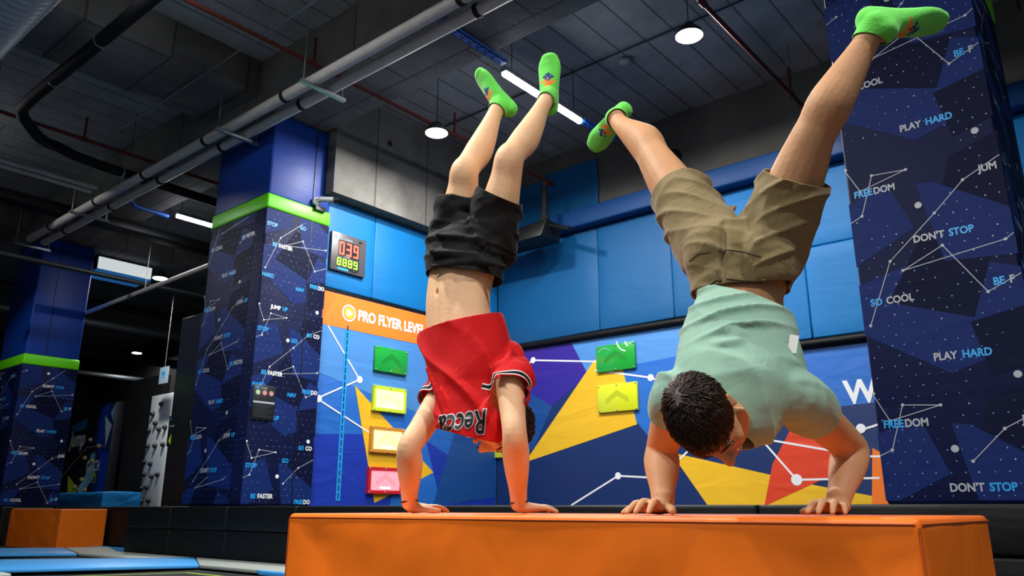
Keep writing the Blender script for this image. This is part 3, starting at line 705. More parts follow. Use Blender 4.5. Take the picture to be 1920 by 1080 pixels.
# stage spotlight at the top right
t = empty('spotlight', (9.05, -1.2, 6.0), label='black round multi-lens spotlight at the top right corner', cat='spotlight')
A = Matrix.Translation((0, 0, 0)) @ Matrix.Rotation(math.radians(-115), 4, Vector((1, .2, 0)).normalized())
q = MB().lathe([(0, -.16), (.1, -.16), (.17, -.05), (.19, 0), (.19, .03), (.17, .04), (0, .035)], n=24); q.v = [tuple(A @ Vector(v)) for v in q.v]; q.build('head', M_BLACKM, t)
q = MB()
for k in range(19):
    rr, aa = (0, 0) if k == 0 else ((.065, k*PI/3) if k < 7 else (.125, k*PI/6)); q.lathe([(.02, .04), (.018, .05), (0, .052)], (rr*math.cos(aa), rr*math.sin(aa), 0), 8)
q.v = [tuple(A @ Vector(v)) for v in q.v]; q.build('lenses', mat('lens_grey', '8a8f94', .2), t)
MB().tube([(-.24, 0, 0), (-.24, 0, .3), (.24, 0, .3), (.24, 0, 0)], .018, 8).build('yoke', M_BLACKM, t)
MB().tube([(0, 0, .3), (0, 0, .9)], .02, 8).build('drop_rod', M_STEELD, t)
MB().tube([(.3, -.2, .88), (.32, -.1, .3), (.2, 0, -.2), (.05, .1, -.25)], .02, 8).build('cable', M_ZINC, t)

# ------------------------------------------------------------------ trampolines at the lower left
def slab(name, pts, z0, z1, m, parent=None, bevel=.02, **k):
    n = len(pts); vs = [(x, y, z0) for x, y in pts]+[(x, y, z1) for x, y in pts]
    fs = [tuple(range(n))[::-1], tuple(range(n, 2*n))]+[(i, (i+1) % n, (i+1) % n+n, i+n) for i in range(n)]
    return MB().add(vs, fs).build(name, m, parent, bevel, **k)
t = empty('trampoline', (2.5, -7.5, 0), label='black trampoline bed edged with a lime line, nearest the big orange box', cat='trampoline')
o_ = Vector((2.5, -7.5))
def loc(pts): return [(x-o_.x, y-o_.y) for x, y in pts]
slab('jump_bed', loc([(.62, -9.6), (.62, -7.6), (1.05, -6.05), (6.3, -6.05), (6.3, -9.6)]), -.045, -.02, M_BEDB, t, 0)
p = Print((-2.5, 7.5, -.02), (1, 0, 0), (0, 1, 0)); p.line([(.3+.35, -8.4), (.72, -7.59), (1.3, -6.31), (6, -6.31)], .03, M_LIME, 1); p.build('lime_line', t)
t = empty('trampoline', (-2.8, -7.5, 0), label='farther black trampoline bed with lime line, between the two blue pads', cat='trampoline')
o_ = Vector((-2.8, -7.5))
slab('jump_bed', loc([(-3.4, -8.6), (-2.4, -5.9), (-1.0, -5.9), (-1.6, -6.9), (-2.4, -8.9)]), -.045, -.02, M_BEDB, t, 0)
p = Print((2.8, 7.5, -.02), (1, 0, 0), (0, 1, 0)); p.line([(-3.0, -7.5), (-2.44, -6.82), (-1.9, -6.18), (-1.2, -6.18)], .03, M_LIME, 1); p.build('lime_line', t)
TP = 'trampoline edge pads'
slab('edge_pad', [(-1.86, -7.0), (-.1, -7.6), (.85, -5.93), (-.44, -5.28)], -.019, .02, M_PADT, None, .01, label='sky blue trampoline edge pad crossing below the small orange box, the nearer', cat='edge pad', group=TP)
slab('edge_pad', [(-3.3, -9.6), (-1.2, -10.4), (-.12, -7.63), (-1.88, -7.03)], -.019, .02, M_PADT, None, .01, label='sky blue edge pad continuing out of the left side of the frame', cat='edge pad', group=TP)
slab('edge_pad', [(-.42, -5.27), (.87, -5.93), (6.4, -5.93), (6.4, -5.27)], -.019, .02, M_PADG, None, .01, label='grey trampoline edge pad along the foot of the black ledge', cat='edge pad', group=TP)
slab('edge_pad', [(-5.5, -6.6), (-3.3, -6.75), (-2.45, -5.88), (-4.4, -5.3)], -.019, .02, M_PADT, None, .01, label='far sky blue edge pad in front of the small orange box', cat='edge pad', group=TP)
slab('edge_pad', [(-4.38, -5.28), (-2.42, -5.86), (-.97, -5.86), (-.50, -5.29), (-2.6, -5.27), (-4.1, -4.75)], -.019, .02, M_PADG, None, .01, label='far grey edge pad at the left end of the black ledge', cat='edge pad', group=TP)
slab('edge_pad', [(.0, -9.4), (.6, -9.4), (.62, -7.7), (-.08, -7.66)], -.019, .02, M_PADG, None, .01, label='grey edge pad in the bottom left corner', cat='edge pad', group=TP)
slab('edge_pad', [(2.2, -6.03), (6.2, -6.03), (6.2, -5.945), (2.0, -5.945)], -.019, .022, M_PADT, None, .005, label='narrow sky blue strip touching the big orange box at the bottom', cat='edge pad', group=TP)
slab('edge_pad', [(-4.86, -4.49), (-3.6, -4.49), (-4.12, -4.73), (-4.86, -4.73)], -.049, .0, M_PADT, None, 0, label='bit of blue pad between the small orange box and the ledge', cat='edge pad', group=TP)

# ------------------------------------------------------------------ orange boxes
BT = .600
def vault_box(x0, y0, L, W, H, label, name='vault_box'):
    t = empty(name, (x0+L/2, y0+W/2, FZ), label=label, cat='padded box')
    h = H-FZ
    bm = bmesh.new(); bmesh.ops.create_cube(bm, size=1)
    for v in bm.verts: v.co = Vector((v.co.x*L, v.co.y*W, (v.co.z+.5)*h))
    bmesh.ops.bevel(bm, geom=list(bm.edges), offset=.016, segments=3, profile=.5, affect='EDGES')
    bmesh.ops.subdivide_edges(bm, edges=[e for e in bm.edges if e.calc_length() > .3], cuts=40, use_grid_fill=True)
    for v in bm.verts:
        x, y, z = v.co; q = (abs(x)/(L/2), abs(y)/(W/2), abs(z-h/2)/(h/2))
        if q[1] > .97 and q[2] < .96 and q[0] < .985:
            f = (1-q[0]**6)
            dz = (1-max(0, (z-h*.86)/(h*.14)))
            s = noise.noise(Vector((x*2.4+z*2, z*3.2, 3)))*.011+noise.noise(Vector((x*5-z*4, z*3, 9)))*.004
            # puckers running down from the top corners
            for cx in (L/2, -L/2):
                dx = abs(x-cx); s -= .014*math.exp(-((dx-.14-(h-z)*.45)/.07)**2)*math.exp(-((h-z)-.12)**2/.03)
            v.co.y += (s*dz*f)*(-1 if y > 0 else 1)*-1
        if q[0] > .98 and q[2] < .96 and q[1] < .97:
            v.co.x += noise.noise(Vector((y*3, z*3, 5)))*.007*(1 if x > 0 else -1)
    for f in bm.faces: f.smooth = True
    me = bpy.data.meshes.new('cover'); bm.to_mesh(me); bm.free(); me.materials.append(M_ORANGE)
    o = bpy.data.objects.new('cover', me); COL.objects.link(o); o.parent = t
    # stitched seams round the lid and down the corners
    s = MB(); e = .0015
    z = h-.014
    s.tube([(-L/2-e+.012, -W/2-e, z), (L/2+e-.012, -W/2-e, z)], .0022, 6); s.tube([(L/2+e, -W/2+.012, z), (L/2+e, W/2-.012, z)], .0022, 6)
    for sx in (-1, 1): s.tube([(sx*(L/2-.003), -W/2+.003, h-.02), (sx*(L/2-.003), -W/2+.003, .02)], .0025, 6)
    s.build('seams', M_ORSEAM, t)
    return t
vault_box(6.64, -8.82, 2.24, .74, BT, 'big orange padded box the two men do handstands on')
vault_box(-4.87-2.24, -5.24, 2.24, .74, BT, 'small distant orange padded box at the left edge')

# ------------------------------------------------------------------ far hall on the left
t = empty('black_board', (-4.82, -3.62, 0), label='tall black padded board half hidden behind the left pillar', cat='board')
boxo('board', (0, 0, FZ), (1.9, .16, 4.1), mat('black_board_vinyl', '1a1b1d', .35), t, .02)
boxo('notice', (-.012, -.012, 1.7), (.25, -.002, 2.25), mat('notice_black', '15171b'), t)
p = Print((0, -.0125, 1.7), (1, 0, 0), (0, 0, 1)); p.poly([(.02, .5), (.08, .52), (.05, .46)], M_INKC, 1)
for k in range(3): p.dot(.05+k*.07, .36, .02, M_INKG, 1)
p.poly([(.05, .1), (.14, .02), (.14, .22)], M_LIME, 1); p.build('notice_print', t)
# climbing wall
t = empty('climbing_wall', (-11.2, -1, 0), label='white climbing wall panel studded with dark holds, left of the black board', cat='climbing wall')
boxo('panel', (0, 0, .6), (1.12, .12, 3.46), mat('climbing_panel', 'e4eaee', .5, emit=None), t, .01)
HOLDS = [(.62, 3.2), (.22, 2.97), (.42, 2.72), (.12, 2.55), (.66, 2.55), (.96, 2.58), (.16, 2.15), (.55, 2.14), (.96, 2.15), (.08, 1.76), (.42, 1.7), (.14, 1.45), (.58, 1.38), (.86, 1.42), (.02+.08, 1.1), (.36, 1.12), (.2, .78), (.55, .8)]
def hold(x, z):
    q = MB().lathe([(0, -.10), (.035, -.09), (.06, -.05), (.065, 0)], (x, 0, z), 10, axis='y'); return q.build('climbing_hold', mat('hold_grey', '24282c', .4), t)
for x, z in HOLDS: hold(x, z)
M_PBL = vinyl('blue_landing_pad', '1d74b8', .4, .03)
pad('landing_pad', (-14.4, -2.6, 0), (-9.6, -1.7, .98), M_PBL, None, .04, .01, .02, 8, label='blue landing pad in front of the white climbing wall', cat='landing pad', group='blue landing pads')
pad('landing_pad', (-17.4, -2.6, 0), (-14.5, -1.7, .88), M_PBL, None, .04, .01, .02, 8, label='lower blue landing pad next to the far left pillar', cat='landing pad', group='blue landing pads')
# jump wall
t = empty('printed_wall_panel', (-16.6, -1, 0), label='black and blue printed panel with the words jump and CATCH IT', cat='printed panel')
boxo('panel', (0, 0, .5), (3.3, .25, 3.5), mat('jump_panel_black', '101622', .5), t, .01)
p = Print((0, -.002, 0), (1, 0, 0), (0, 0, 1))
sb = mat('jump_blue', '1446c0', .5); sl = mat('jump_light', '7fc4ea', .5); sp = mat('jump_pale', 'c8eef8', .5); sn = mat('jump_navy', '10307a', .5); sg = mat('jump_lime', 'b6d41c', .5)
p.poly([(2.25, .55), (3.3, .55), (3.3, 3.5), (2.35, 3.3), (2.2, 2.6), (2.5, 1.9)], sn, 1); p.poly([(2.5, 3.4), (3.0, 3.5), (2.75, 2.0), (2.4, 2.3)], sb, 2)
p.poly([(2.75, 2.1), (3.28, 2.1), (3.28, .9), (2.8, .9)], sb, 2); p.poly([(2.72, 3.15), (3.22, 2.85), (3.0, 2.25)], sp, 3); p.poly([(3.05, 3.2), (3.28, 3.45), (3.28, 2.95)], sl, 3)
p.poly([(1.6, .8), (1.9, .7), (2.2, 1.2), (2.6, 1.5), (2.4, 1.8), (2.45, 2.2), (2.15, 2.1), (1.95, 1.5), (1.6, 1.2)], sl, 3)
p.poly([(.3, .55), (1.6, .55), (1.6, 1.0), (.3, 1.0)], sn, 1); p.poly([(.75, 1.55), (1.3, 1.0), (1.05, .55)], sg, 3); p.poly([(.75, 1.55), (1.6, 1.15), (1.1, .9)], sg, 3)
p.text('jump', .55, 2.38, .62, M_INKW, 4, .03, 1.05, .2); p.poly([(.5, 3.0), (1.6, 3.15), (1.5, 2.85), (.5, 2.75)], mat('jump_teal', '1a6c9c', .5), 2)
p.text('CATCH', 1.95, 1.62, .42, M_INKW, 5, .03, .85); p.text('IT!', 2.3, 1.3, .36, sg, 5, .03, .38)
p.line([(.3, 1.5), (1.8, 2.3), (2.9, 2.3)], .02, M_INKG, 4)
p.build('panel_print', t)
for x, z in ((2.0, 2.5), (2.6, 2.3), (1.8, 2.0), (2.3, 1.9), (1.8, 1.4), (2.1, 1.1), (1.4, 1.2)): MB().lathe([(0, -.09), (.06, -.06), (.07, 0)], (x, 0, z), 10, axis='y').build('hold', mat('hold_sand', '8a7a50', .5), t)
boxo('hall_partition', (-13.2, -.7, FZ), (-11.3, -.5, 4.1), M_DARK, None, label='dark partition between the printed panel and the climbing wall', cat='partition')
t = empty('hanging_sign', (-10.1, -1.4, 3.62), label='small pale sign hanging above the climbing wall', cat='sign')
boxo('sign_plate', (0, 0, 0), (.42, .03, .42), mat('sign_pale', '9db4c4', .5), t)
p = Print((0, -.001, 0), (1, 0, 0), (0, 0, 1)); p.poly([(.1, .3), (.32, .3), (.21, .1)], M_INKC, 1); p.build('sign_print', t)
MB().tube([(.21, .015, .42), (.21, .015, 3.28)], .008, 6).build('wire', M_ZINC, t)

#@PEOPLE
# ------------------------------------------------------------------ people
# body points: seen direction (image position) and true horizontal distance from the viewpoint, kept in metres
_s, _c = math.sin(PITCH), math.cos(PITCH)
def P(x, y, D):
    xc = (x-960)/FPX; yc = (540-y)/FPX; Y = _c-yc*_s; Z = _s+yc*_c
    return Vector((xc/Y*D, D, Z/Y*D))
RX = Vector((1, 0, 0)); RY = Vector((0, 1, 0)); UP = Vector((0, 0, 1))
BOXZ = BT-CAMZ
def spline(st, sub=6):
    # st: list of (Vector, r1, r2, side Vector)
    out = []
    n = len(st)
    for i in range(n-1):
        p0 = st[max(i-1, 0)]; p1 = st[i]; p2 = st[i+1]; p3 = st[min(i+2, n-1)]
        for k in range(sub):
            t = k/sub; t2 = t*t; t3 = t2*t
            def cr(a, b, c, d): return (b*2+(c-a)*t+(a*2-b*5+c*4-d)*t2+(b*3-a-c*3+d)*t3)*.5
            out.append((cr(p0[0], p1[0], p2[0], p3[0]), max(cr(p0[1], p1[1], p2[1], p3[1]), .002), max(cr(p0[2], p1[2], p2[2], p3[2]), .002), p1[3].lerp(p2[3], t)))
    out.append(st[-1]); return out
def limb(mb, st, sub=6, n=20, power=2., caps=True):
    st = [(Vector(a), b, c, Vector(d).normalized()) for a, b, c, d in st]
    S_ = spline(st, sub); N = len(S_); rings = []
    def frame(i):
        a = S_[max(i-1, 0)][0]; b = S_[min(i+1, N-1)][0]; t = (b-a).normalized()
        u = S_[i][3]; u = (u-t*u.dot(t)).normalized(); return t, u, t.cross(u)
    fr = [frame(i) for i in range(N)]
    def ring(c, r1, r2, u, v):
        R = []
        for k in range(n):
            a = 2*PI*k/n; ca, sa = math.cos(a), math.sin(a); e = 2/power
            R.append(c+u*(r1*math.copysign(abs(ca)**e, ca))+v*(r2*math.copysign(abs(sa)**e, sa)))
        return R
    t, u, v = fr[0]; c, r1, r2, _ = S_[0]; rm = min(r1, r2)*(.8 if caps else .02)
    for k in (.95, .8, .5, .2): rings.append(ring(c-t*rm*k, r1*math.sqrt(1-k*k), r2*math.sqrt(1-k*k), u, v))
    for i in range(N): rings.append(ring(S_[i][0], S_[i][1], S_[i][2], fr[i][1], fr[i][2]))
    t, u, v = fr[-1]; c, r1, r2, _ = S_[-1]; rm = min(r1, r2)*(.8 if caps else .02)
    for k in (.2, .5, .8, .95): rings.append(ring(c+t*rm*k, r1*math.sqrt(1-k*k), r2*math.sqrt(1-k*k), u, v))
    vs = [p for R in rings for p in R]; fs = []
    for i in range(len(rings)-1):
        for k in range(n): fs.append((i*n+k, i*n+(k+1) % n, (i+1)*n+(k+1) % n, (i+1)*n+k))
    fs.append(tuple(range(n))[::-1]); fs.append(tuple(range((len(rings)-1)*n, len(rings)*n)))
    mb.add(vs, fs, 0, True)
def ball(mb, c, radii, ax=None, n=16):
    ax = ax or (RX, RY, UP); c = Vector(c); vs = []; fs = []
    m = n//2
    for i in range(1, m):
        th = PI*i/m
        for k in range(n):
            ph = 2*PI*k/n
            vs.append(c+ax[0]*(radii[0]*math.sin(th)*math.cos(ph))+ax[1]*(radii[1]*math.sin(th)*math.sin(ph))+ax[2]*(radii[2]*math.cos(th)))
    for i in range(m-2):
        for k in range(n): fs.append((i*n+k, i*n+(k+1) % n, (i+1)*n+(k+1) % n, (i+1)*n+k))
    a = len(vs); vs.append(c+ax[2]*radii[2]); vs.append(c-ax[2]*radii[2])
    for k in range(n): fs.append((a, (k+1) % n, k)); fs.append((a+1, (m-2)*n+k, (m-2)*n+(k+1) % n))
    mb.add(vs, fs, 0, True)
def fuse(mb, voxel=.006, smooth=4, fac=.5):
    """union of the closed shells in mb as one continuous surface"""
    me = bpy.data.meshes.new('f'); me.from_pydata(mb.v, [], mb.f); me.update()
    bm = bmesh.new(); bm.from_mesh(me); bmesh.ops.recalc_face_normals(bm, faces=bm.faces); bm.to_mesh(me); bm.free()
    o = bpy.data.objects.new('f', me); COL.objects.link(o)
    r = o.modifiers.new('r', 'REMESH'); r.mode = 'VOXEL'; r.voxel_size = voxel; r.use_smooth_shade = True
    s = o.modifiers.new('s', 'SMOOTH'); s.factor = fac; s.iterations = smooth
    dg = bpy.context.evaluated_depsgraph_get(); out = bpy.data.meshes.new_from_object(o.evaluated_get(dg))
    bpy.data.objects.remove(o); bpy.data.meshes.remove(me); return out
def place(me, name, mats, parent, origin, solid=0, smoothfaces=True, **k):
    for m in (mats if isinstance(mats, (list, tuple)) else [mats]): me.materials.append(m)
    me.transform(Matrix.Translation(-origin))
    for p in me.polygons: p.use_smooth = True
    me.name = name
    o = bpy.data.objects.new(name, me); COL.objects.link(o); o.parent = parent
    if solid:
        m = o.modifiers.new('cloth', 'SOLIDIFY'); m.thickness = solid; m.offset = -1
    return tag(o, **k)
def cut(me, cuts):
    bm = bmesh.new(); bm.from_mesh(me)
    for p, n, rad in cuts:
        p = Vector(p); n = Vector(n).normalized()
        if rad < 0:
            rad = -rad; fs = []
            for f in bm.faces:
                q = f.calc_center_median()-p; h = q.dot(n)
                if -.02 < h < .16 and (q-n*h).length < rad: fs.append(f)
        else: fs = [f for f in bm.faces if (f.calc_center_median()-p).length < rad]
        g = set(fs)
        for f in fs: g.update(f.edges); g.update(f.verts)
        bmesh.ops.bisect_plane(bm, geom=list(g), dist=1e-6, plane_co=p, plane_no=n, clear_outer=True)
    # keep the largest island
    seen = set(); best = []
    for v in bm.verts:
        if v in seen: continue
        st = [v]; isl = []; seen.add(v)
        while st:
            a = st.pop(); isl.append(a)
            for e in a.link_edges:
                b = e.other_vert(a)
                if b not in seen: seen.add(b); st.append(b)
        if len(isl) > len(best): best = isl
    keep = set(best); bmesh.ops.delete(bm, geom=[v for v in bm.verts if v not in keep], context='VERTS')
    bm.to_mesh(me); bm.free()
def folds(me, amp, freq, dirv=(1, 1, 1), seed=0., amp2=.3, mask=None):
    d = Vector(dirv); me.update(); nn = [v.normal.copy() for v in me.vertices]
    for v, n in zip(me.vertices, nn):
        q = Vector((v.co.x*d.x, v.co.y*d.y, v.co.z*d.z))*freq+Vector((seed, seed*2, 0))
        w_ = Vector((noise.noise(q*.5), noise.noise(q*.5+Vector((7, 3, 1))), noise.noise(q*.5+Vector((1, 9, 4)))))
        a = 1-abs(noise.noise(q+w_*.9))*2.2
        h = (a-.4)*amp+noise.noise(q*2.7)*amp*amp2
        if mask: h *= mask(v.co)
        v.co += n*h
    me.update()
def basis(f, n):
    f = Vector(f).normalized(); n = Vector(n); n = (n-f*n.dot(f)).normalized(); return f, n
def drape(me, axis, freq, amp, warp=.5, seed=0., mask=None, sharp=2.):
    """long soft folds: ridges stacked along an axis, wandering and dying out"""
    ax = Vector(axis).normalized(); me.update(); nn = [v.normal.copy() for v in me.vertices]
    for v, n in zip(me.vertices, nn):
        c = v.co; s0 = Vector((seed, seed*1.7, seed*.3))
        ph = c.dot(ax)*freq+warp*4*noise.noise(c*3.1+s0)
        h = (1-abs(math.sin(ph)))**sharp
        h *= max(0, .45+1.3*noise.noise(c*4.3-s0))
        if mask: h *= mask(c)
        v.co += n*(h*amp)
    me.update()
# hand: wrist point, finger direction f, back-of-hand normal n, thumb side s; curl gives the arch of each finger
def hand(mb, w_, f, s, sc=1., arch=(.012, .014, .012, .008), spread=.16, zsurf=BOXZ, thumb_out=.8):
    f = Vector(f); f.z = 0; f.normalize(); s = Vector(s); s.z = 0; s = (s-f*s.dot(f)).normalized()
    n = UP; base = Vector((w_.x, w_.y, zsurf))
    K = .085*sc
    limb(mb, [(w_+UP*.015, .029*sc, .024*sc, s), (Vector((w_.x, w_.y, zsurf+.026*sc))+f*.012, .031*sc, .024*sc, s), (base+f*.04*sc+n*.021*sc, .038*sc, .019*sc, s), (base+f*.075*sc+n*.020*sc, .041*sc, .0155*sc, s), (base+f*(K+.004)+n*.017*sc, .036*sc, .011*sc, s)], sub=4)
    Ls = (.076, .084, .077, .060); offs = (.030, .010, -.011, -.030)
    for i in range(4):
        a = (1.5-i)*spread*.5; d = (f*math.cos(a)+s*math.sin(a)).normalized()
        r = (.0098, .0100, .0096, .0086)[i]*sc; L_ = Ls[i]*sc; ar = arch[i]
        b = base+f*(K-.014)*1+s*offs[i]*sc+n*(.016*sc)
        bk = (.8, .86, .8, .66)[i]
        p0 = b; p1 = base+f*K*(1-.04*abs(i-1))+s*offs[i]*sc*1.02+n*(.014*sc+ar*.7)
        p2 = p1+d*L_*.45; p2.z = zsurf+r+ar; p3 = p1+d*L_*.75; p3.z = zsurf+r*.95+ar*.45; p4 = p1+d*L_*.98; p4.z = zsurf+r*.7
        limb(mb, [(p0, r*1.05, r*1.05, s), (p1, r*1.12, r*1.08, s), (p1.lerp(p2, .5)+n*ar*.1, r*.98, r*.95, s), (p2, r*1.06, r*1.0, s), (p3, r*.94, r*.9, s), (p4, r*.78, r*.7, s)], sub=3, n=12)
    td = (s*thumb_out+f*.62).normalized(); r = .0118*sc
    t0 = base+f*.022*sc+s*.018*sc+n*.018*sc; t1 = base+f*.034*sc+s*.040*sc+n*.017*sc; t2 = t1+td*.034*sc; t2.z = zsurf+r*1.05; t3 = t2+(td*.8+f*.3).normalized()*.028*sc; t3.z = zsurf+r*.8
    limb(mb, [(t0, r*1.35, r*1.2, f), (t1, r*1.2, r*1.15, f), (t2, r*1.02, r, f), (t3, r*.85, r*.7, f)], sub=3, n=12)
    return base
# foot: ankle point, toe direction, dorsal normal (top of the foot)
def foot(mb, a, f, u, sc=1., grow=0., cuff=None):
    f, u = basis(f, u); s = f.cross(u).normalized(); g = grow
    lenf = .25*sc; sole = -.062*sc
    H = a-f*.045*sc+u*(sole+.030*sc)
    limb(mb, [(H, .030*sc+g, .030*sc+g, s), (a-f*.01*sc+u*(sole+.036*sc), .034*sc+g, .036*sc+g, s), (a+f*.035*sc+u*(sole+.037*sc), .035*sc+g, .036*sc+g, s), (a+f*.085*sc+u*(sole+.028*sc), .039*sc+g, .027*sc+g, s), (a+f*.13*sc+u*(sole+.019*sc), .044*sc+g, .019*sc+g, s), (a+f*.165*sc+u*(sole+.015*sc), .042*sc+g, .014*sc+g, s), (a+f*.19*sc+u*(sole+.012*sc), .031*sc+g, .011*sc+g, s)], sub=4)
    limb(mb, [(a-f*.012*sc+u*.02, .034*sc+g, .038*sc+g, s), (a-f*.005*sc-u*.012*sc, .036*sc+g, .043*sc+g, s), (a+f*.015*sc+u*(sole+.045*sc), .036*sc+g, .045*sc+g, s)], sub=3)
    if not g: ball(mb, a-s*.026*sc, (.013+g*.5, .015+g*.5, .016+g*.5))
    if not g: ball(mb, a+s*.026*sc+f*.004, (.013+g*.5, .015+g*.5, .016+g*.5))
    if g:
        ball(mb, a+f*.185*sc+u*(sole+.013*sc), (.034*sc+g, .022*sc+g, .012*sc+g), (s, f, u), 16); return f, u, s
    for i in range(5):   # toes under the sock
        d = a+f*(.188-.012*i*.9)*sc+u*(sole+.012*sc)+s*(-.028+.0145*i)*sc*(-1)
        ball(mb, d, (.0115*sc+g, .016*sc+g, .010*sc+g), (s, f, u), 10)
    return f, u, s
# head in its own axes: c centre, e ear axis (right ear side), f face normal, k crown
def head(mb, c, f, k, sc=1.):
    k = Vector(k).normalized(); f = Vector(f); f = (f-k*f.dot(k)).normalized(); e = f.cross(k).normalized()
    Q = lambda x, y, z: c+e*x*sc+f*y*sc+k*z*sc
    A = (e, f, k); R = lambda *r: tuple(x*sc for x in r)
    ball(mb, Q(0, -.012, .035), R(.076, .096, .088), A, 24); ball(mb, Q(0, .03, .03), R(.067, .068, .075), A, 20)
    limb(mb, [(Q(0, .035, .02), .066*sc, .06*sc, e), (Q(0, .038, -.03), .062*sc, .055*sc, e), (Q(0, .045, -.07), .05*sc, .045*sc, e), (Q(0, .062, -.098), .027*sc, .026*sc, e)], sub=4)
    limb(mb, [(Q(-.058, .01, -.035), .012*sc, .03*sc, f), (Q(-.05, .03, -.075), .014*sc, .022*sc, f), (Q(-.018, .068, -.102), .014*sc, .016*sc, f), (Q(.018, .068, -.102), .014*sc, .016*sc, f), (Q(.05, .03, -.075), .014*sc, .022*sc, f), (Q(.058, .01, -.035), .012*sc, .03*sc, f)], sub=4, n=12)
    limb(mb, [(Q(0, .094, .022), .009*sc, .012*sc, e), (Q(0, .107, -.005), .010*sc, .013*sc, e), (Q(0, .120, -.028), .014*sc, .014*sc, e)], sub=3, n=12)
    for sx in (-1, 1):
        ball(mb, Q(sx*.0135, .106, -.032), R(.009, .011, .009), A, 10)
        ball(mb, Q(sx*.03, .084, .030), R(.026, .012, .0085), A, 12)      # brow
        ball(mb, Q(sx*.042, .066, -.02), R(.024, .02, .022), A, 12)       # cheek
        ball(mb, Q(sx*.031, .074, .008), R(.0145, .013, .0115), A, 12)    # closed lid
        for q_, r_ in (((.078, -.014, .012), (.008, .019, .026)), ((.082, -.024, .02), (.006, .010, .018)), ((.078, -.010, -.012), (.007, .010, .012))):
            ball(mb, Q(sx*q_[0], q_[1], q_[2]), R(*r_), A, 12)
    ball(mb, Q(0, .098, -.055), R(.024, .012, .006), A, 12); ball(mb, Q(0, .096, -.066), R(.021, .012, .0065), A, 12); ball(mb, Q(0, .086, -.093), R(.02, .016, .014), A, 12)
    return Q, A
def hair(Q, A, parent, origin, m, sc=1., length=.022, n=2600, seed=3, front=.062):
    mb = MB(); R = lambda *r: tuple(x*sc for x in r)
    ball(mb, Q(0, -.014, .040), R(.081, .102, .093), A, 24)
    me = fuse(mb, .005, 2)
    e, f, k = A
    c0 = Q(0, 0, 0)
    bm = bmesh.new(); bm.from_mesh(me)
    def inside(p):
        d = p-c0; y = d.dot(f)/sc; z = d.dot(k)/sc; x = abs(d.dot(e)/sc)
        line = -.045 if y < -.03 else (-.045+(y+.03)*1.05 if y < .03 else .018+(y-.03)*1.3)
        return z > line+.004*math.sin(x*260)
    bmesh.ops.delete(bm, geom=[q for q in bm.faces if not inside(q.calc_center_median())], context='FACES')
    bm.to_mesh(me)
    nrm = [(q.calc_center_median().copy(), q.normal.copy()) for q in bm.faces]; bm.free()
    o = place(me, 'hair', m, parent, origin, .004)
    rnd = random.Random(seed); t = MB(); crown = Q(0, -.06, .125)
    for i in range(n):
        p, nn = rnd.choice(nrm)
        d = p-crown; d = d-nn*d.dot(nn)
        if d.length < 1e-4: continue
        d.normalize(); d = (d+f*.45+Vector((rnd.uniform(-.3, .3), rnd.uniform(-.3, .3), rnd.uniform(-.3, .3)))).normalized(); d = (d-nn*d.dot(nn)).normalized()
        L_ = length*rnd.uniform(.6, 1.2)*(1.5 if (p-c0).dot(f)/sc > .05 else 1)*(.55 if (p-c0).dot(k)/sc < .03 else 1); b = nn.cross(d); wd = rnd.uniform(.0012, .0024)
        lift = rnd.uniform(.05, .26)
        p = p-nn*.002; q1 = p+d*L_*.5+nn*(L_*lift*.5+.002); q2 = p+d*L_+nn*L_*lift*.75
        t.add([p-b*wd, p+b*wd, q1-b*wd*.9, q1+b*wd*.9, q2, p+nn*.0015+d*.002, q1+nn*.0018], [(0, 1, 3, 2), (2, 3, 4), (0, 2, 6, 5), (1, 5, 6, 3), (2, 4, 6), (3, 6, 4)], 0, True)
    t.v = [tuple(Vector(v)-origin) for v in t.v]
    s = t.build('hair_strands', m, o)
    return o
def skin(name, col, var=.07):
    m = mat(name, col, .58, var=var, vscale=9, sss=.12, spec=.3)
    nt = m.node_tree; N = nt.nodes; L = nt.links; b = N['Principled BSDF']
    tc = N.new('ShaderNodeTexCoord'); n = N.new('ShaderNodeTexNoise'); n.inputs['Scale'].default_value = 70; n.inputs['Detail'].default_value = 5
    bp = N.new('ShaderNodeBump'); bp.inputs['Distance'].default_value = .0012; L.new(tc.outputs['Object'], n.inputs[0]); L.new(n.outputs[0], bp.inputs['Height']); L.new(bp.outputs[0], b.inputs['Normal'])
    return m
def cloth_mat(name, col, rough=.85, wrinkle=.006, scale=9., sheen=.15, var=.05):
    m = mat(name, col, rough, var=var, vscale=5, sheen=sheen, spec=.25)
    nt = m.node_tree; N = nt.nodes; L = nt.links; b = N['Principled BSDF']
    tc = N.new('ShaderNodeTexCoord'); n = N.new('ShaderNodeTexNoise'); n.inputs['Scale'].default_value = scale; n.inputs['Detail'].default_value = 3; n.inputs['Distortion'].default_value = 1.2
    w2 = N.new('ShaderNodeTexNoise'); w2.inputs['Scale'].default_value = 420
    ad = N.new('ShaderNodeMath'); ad.operation = 'MULTIPLY_ADD'; ad.inputs[1].default_value = .05
    bp = N.new('ShaderNodeBump'); bp.inputs['Distance'].default_value = wrinkle
    L.new(tc.outputs['Object'], n.inputs[0]); L.new(tc.outputs['Object'], w2.inputs[0]); L.new(w2.outputs[0], ad.inputs[0]); L.new(n.outputs[0], ad.inputs[2]); L.new(ad.outputs[0], bp.inputs['Height']); L.new(bp.outputs[0], b.inputs['Normal'])
    return m
def paint(me, mats_regions):
    """printed marks: faces whose centre meets a test take another slot"""
    for p in me.polygons:
        c = p.center
        for idx, fn in mats_regions:
            if fn(c): p.material_index = idx
M_SKIN1 = skin('fair_skin', 'e3b68e'); M_SKIN2 = skin('tanned_skin', 'c29068')
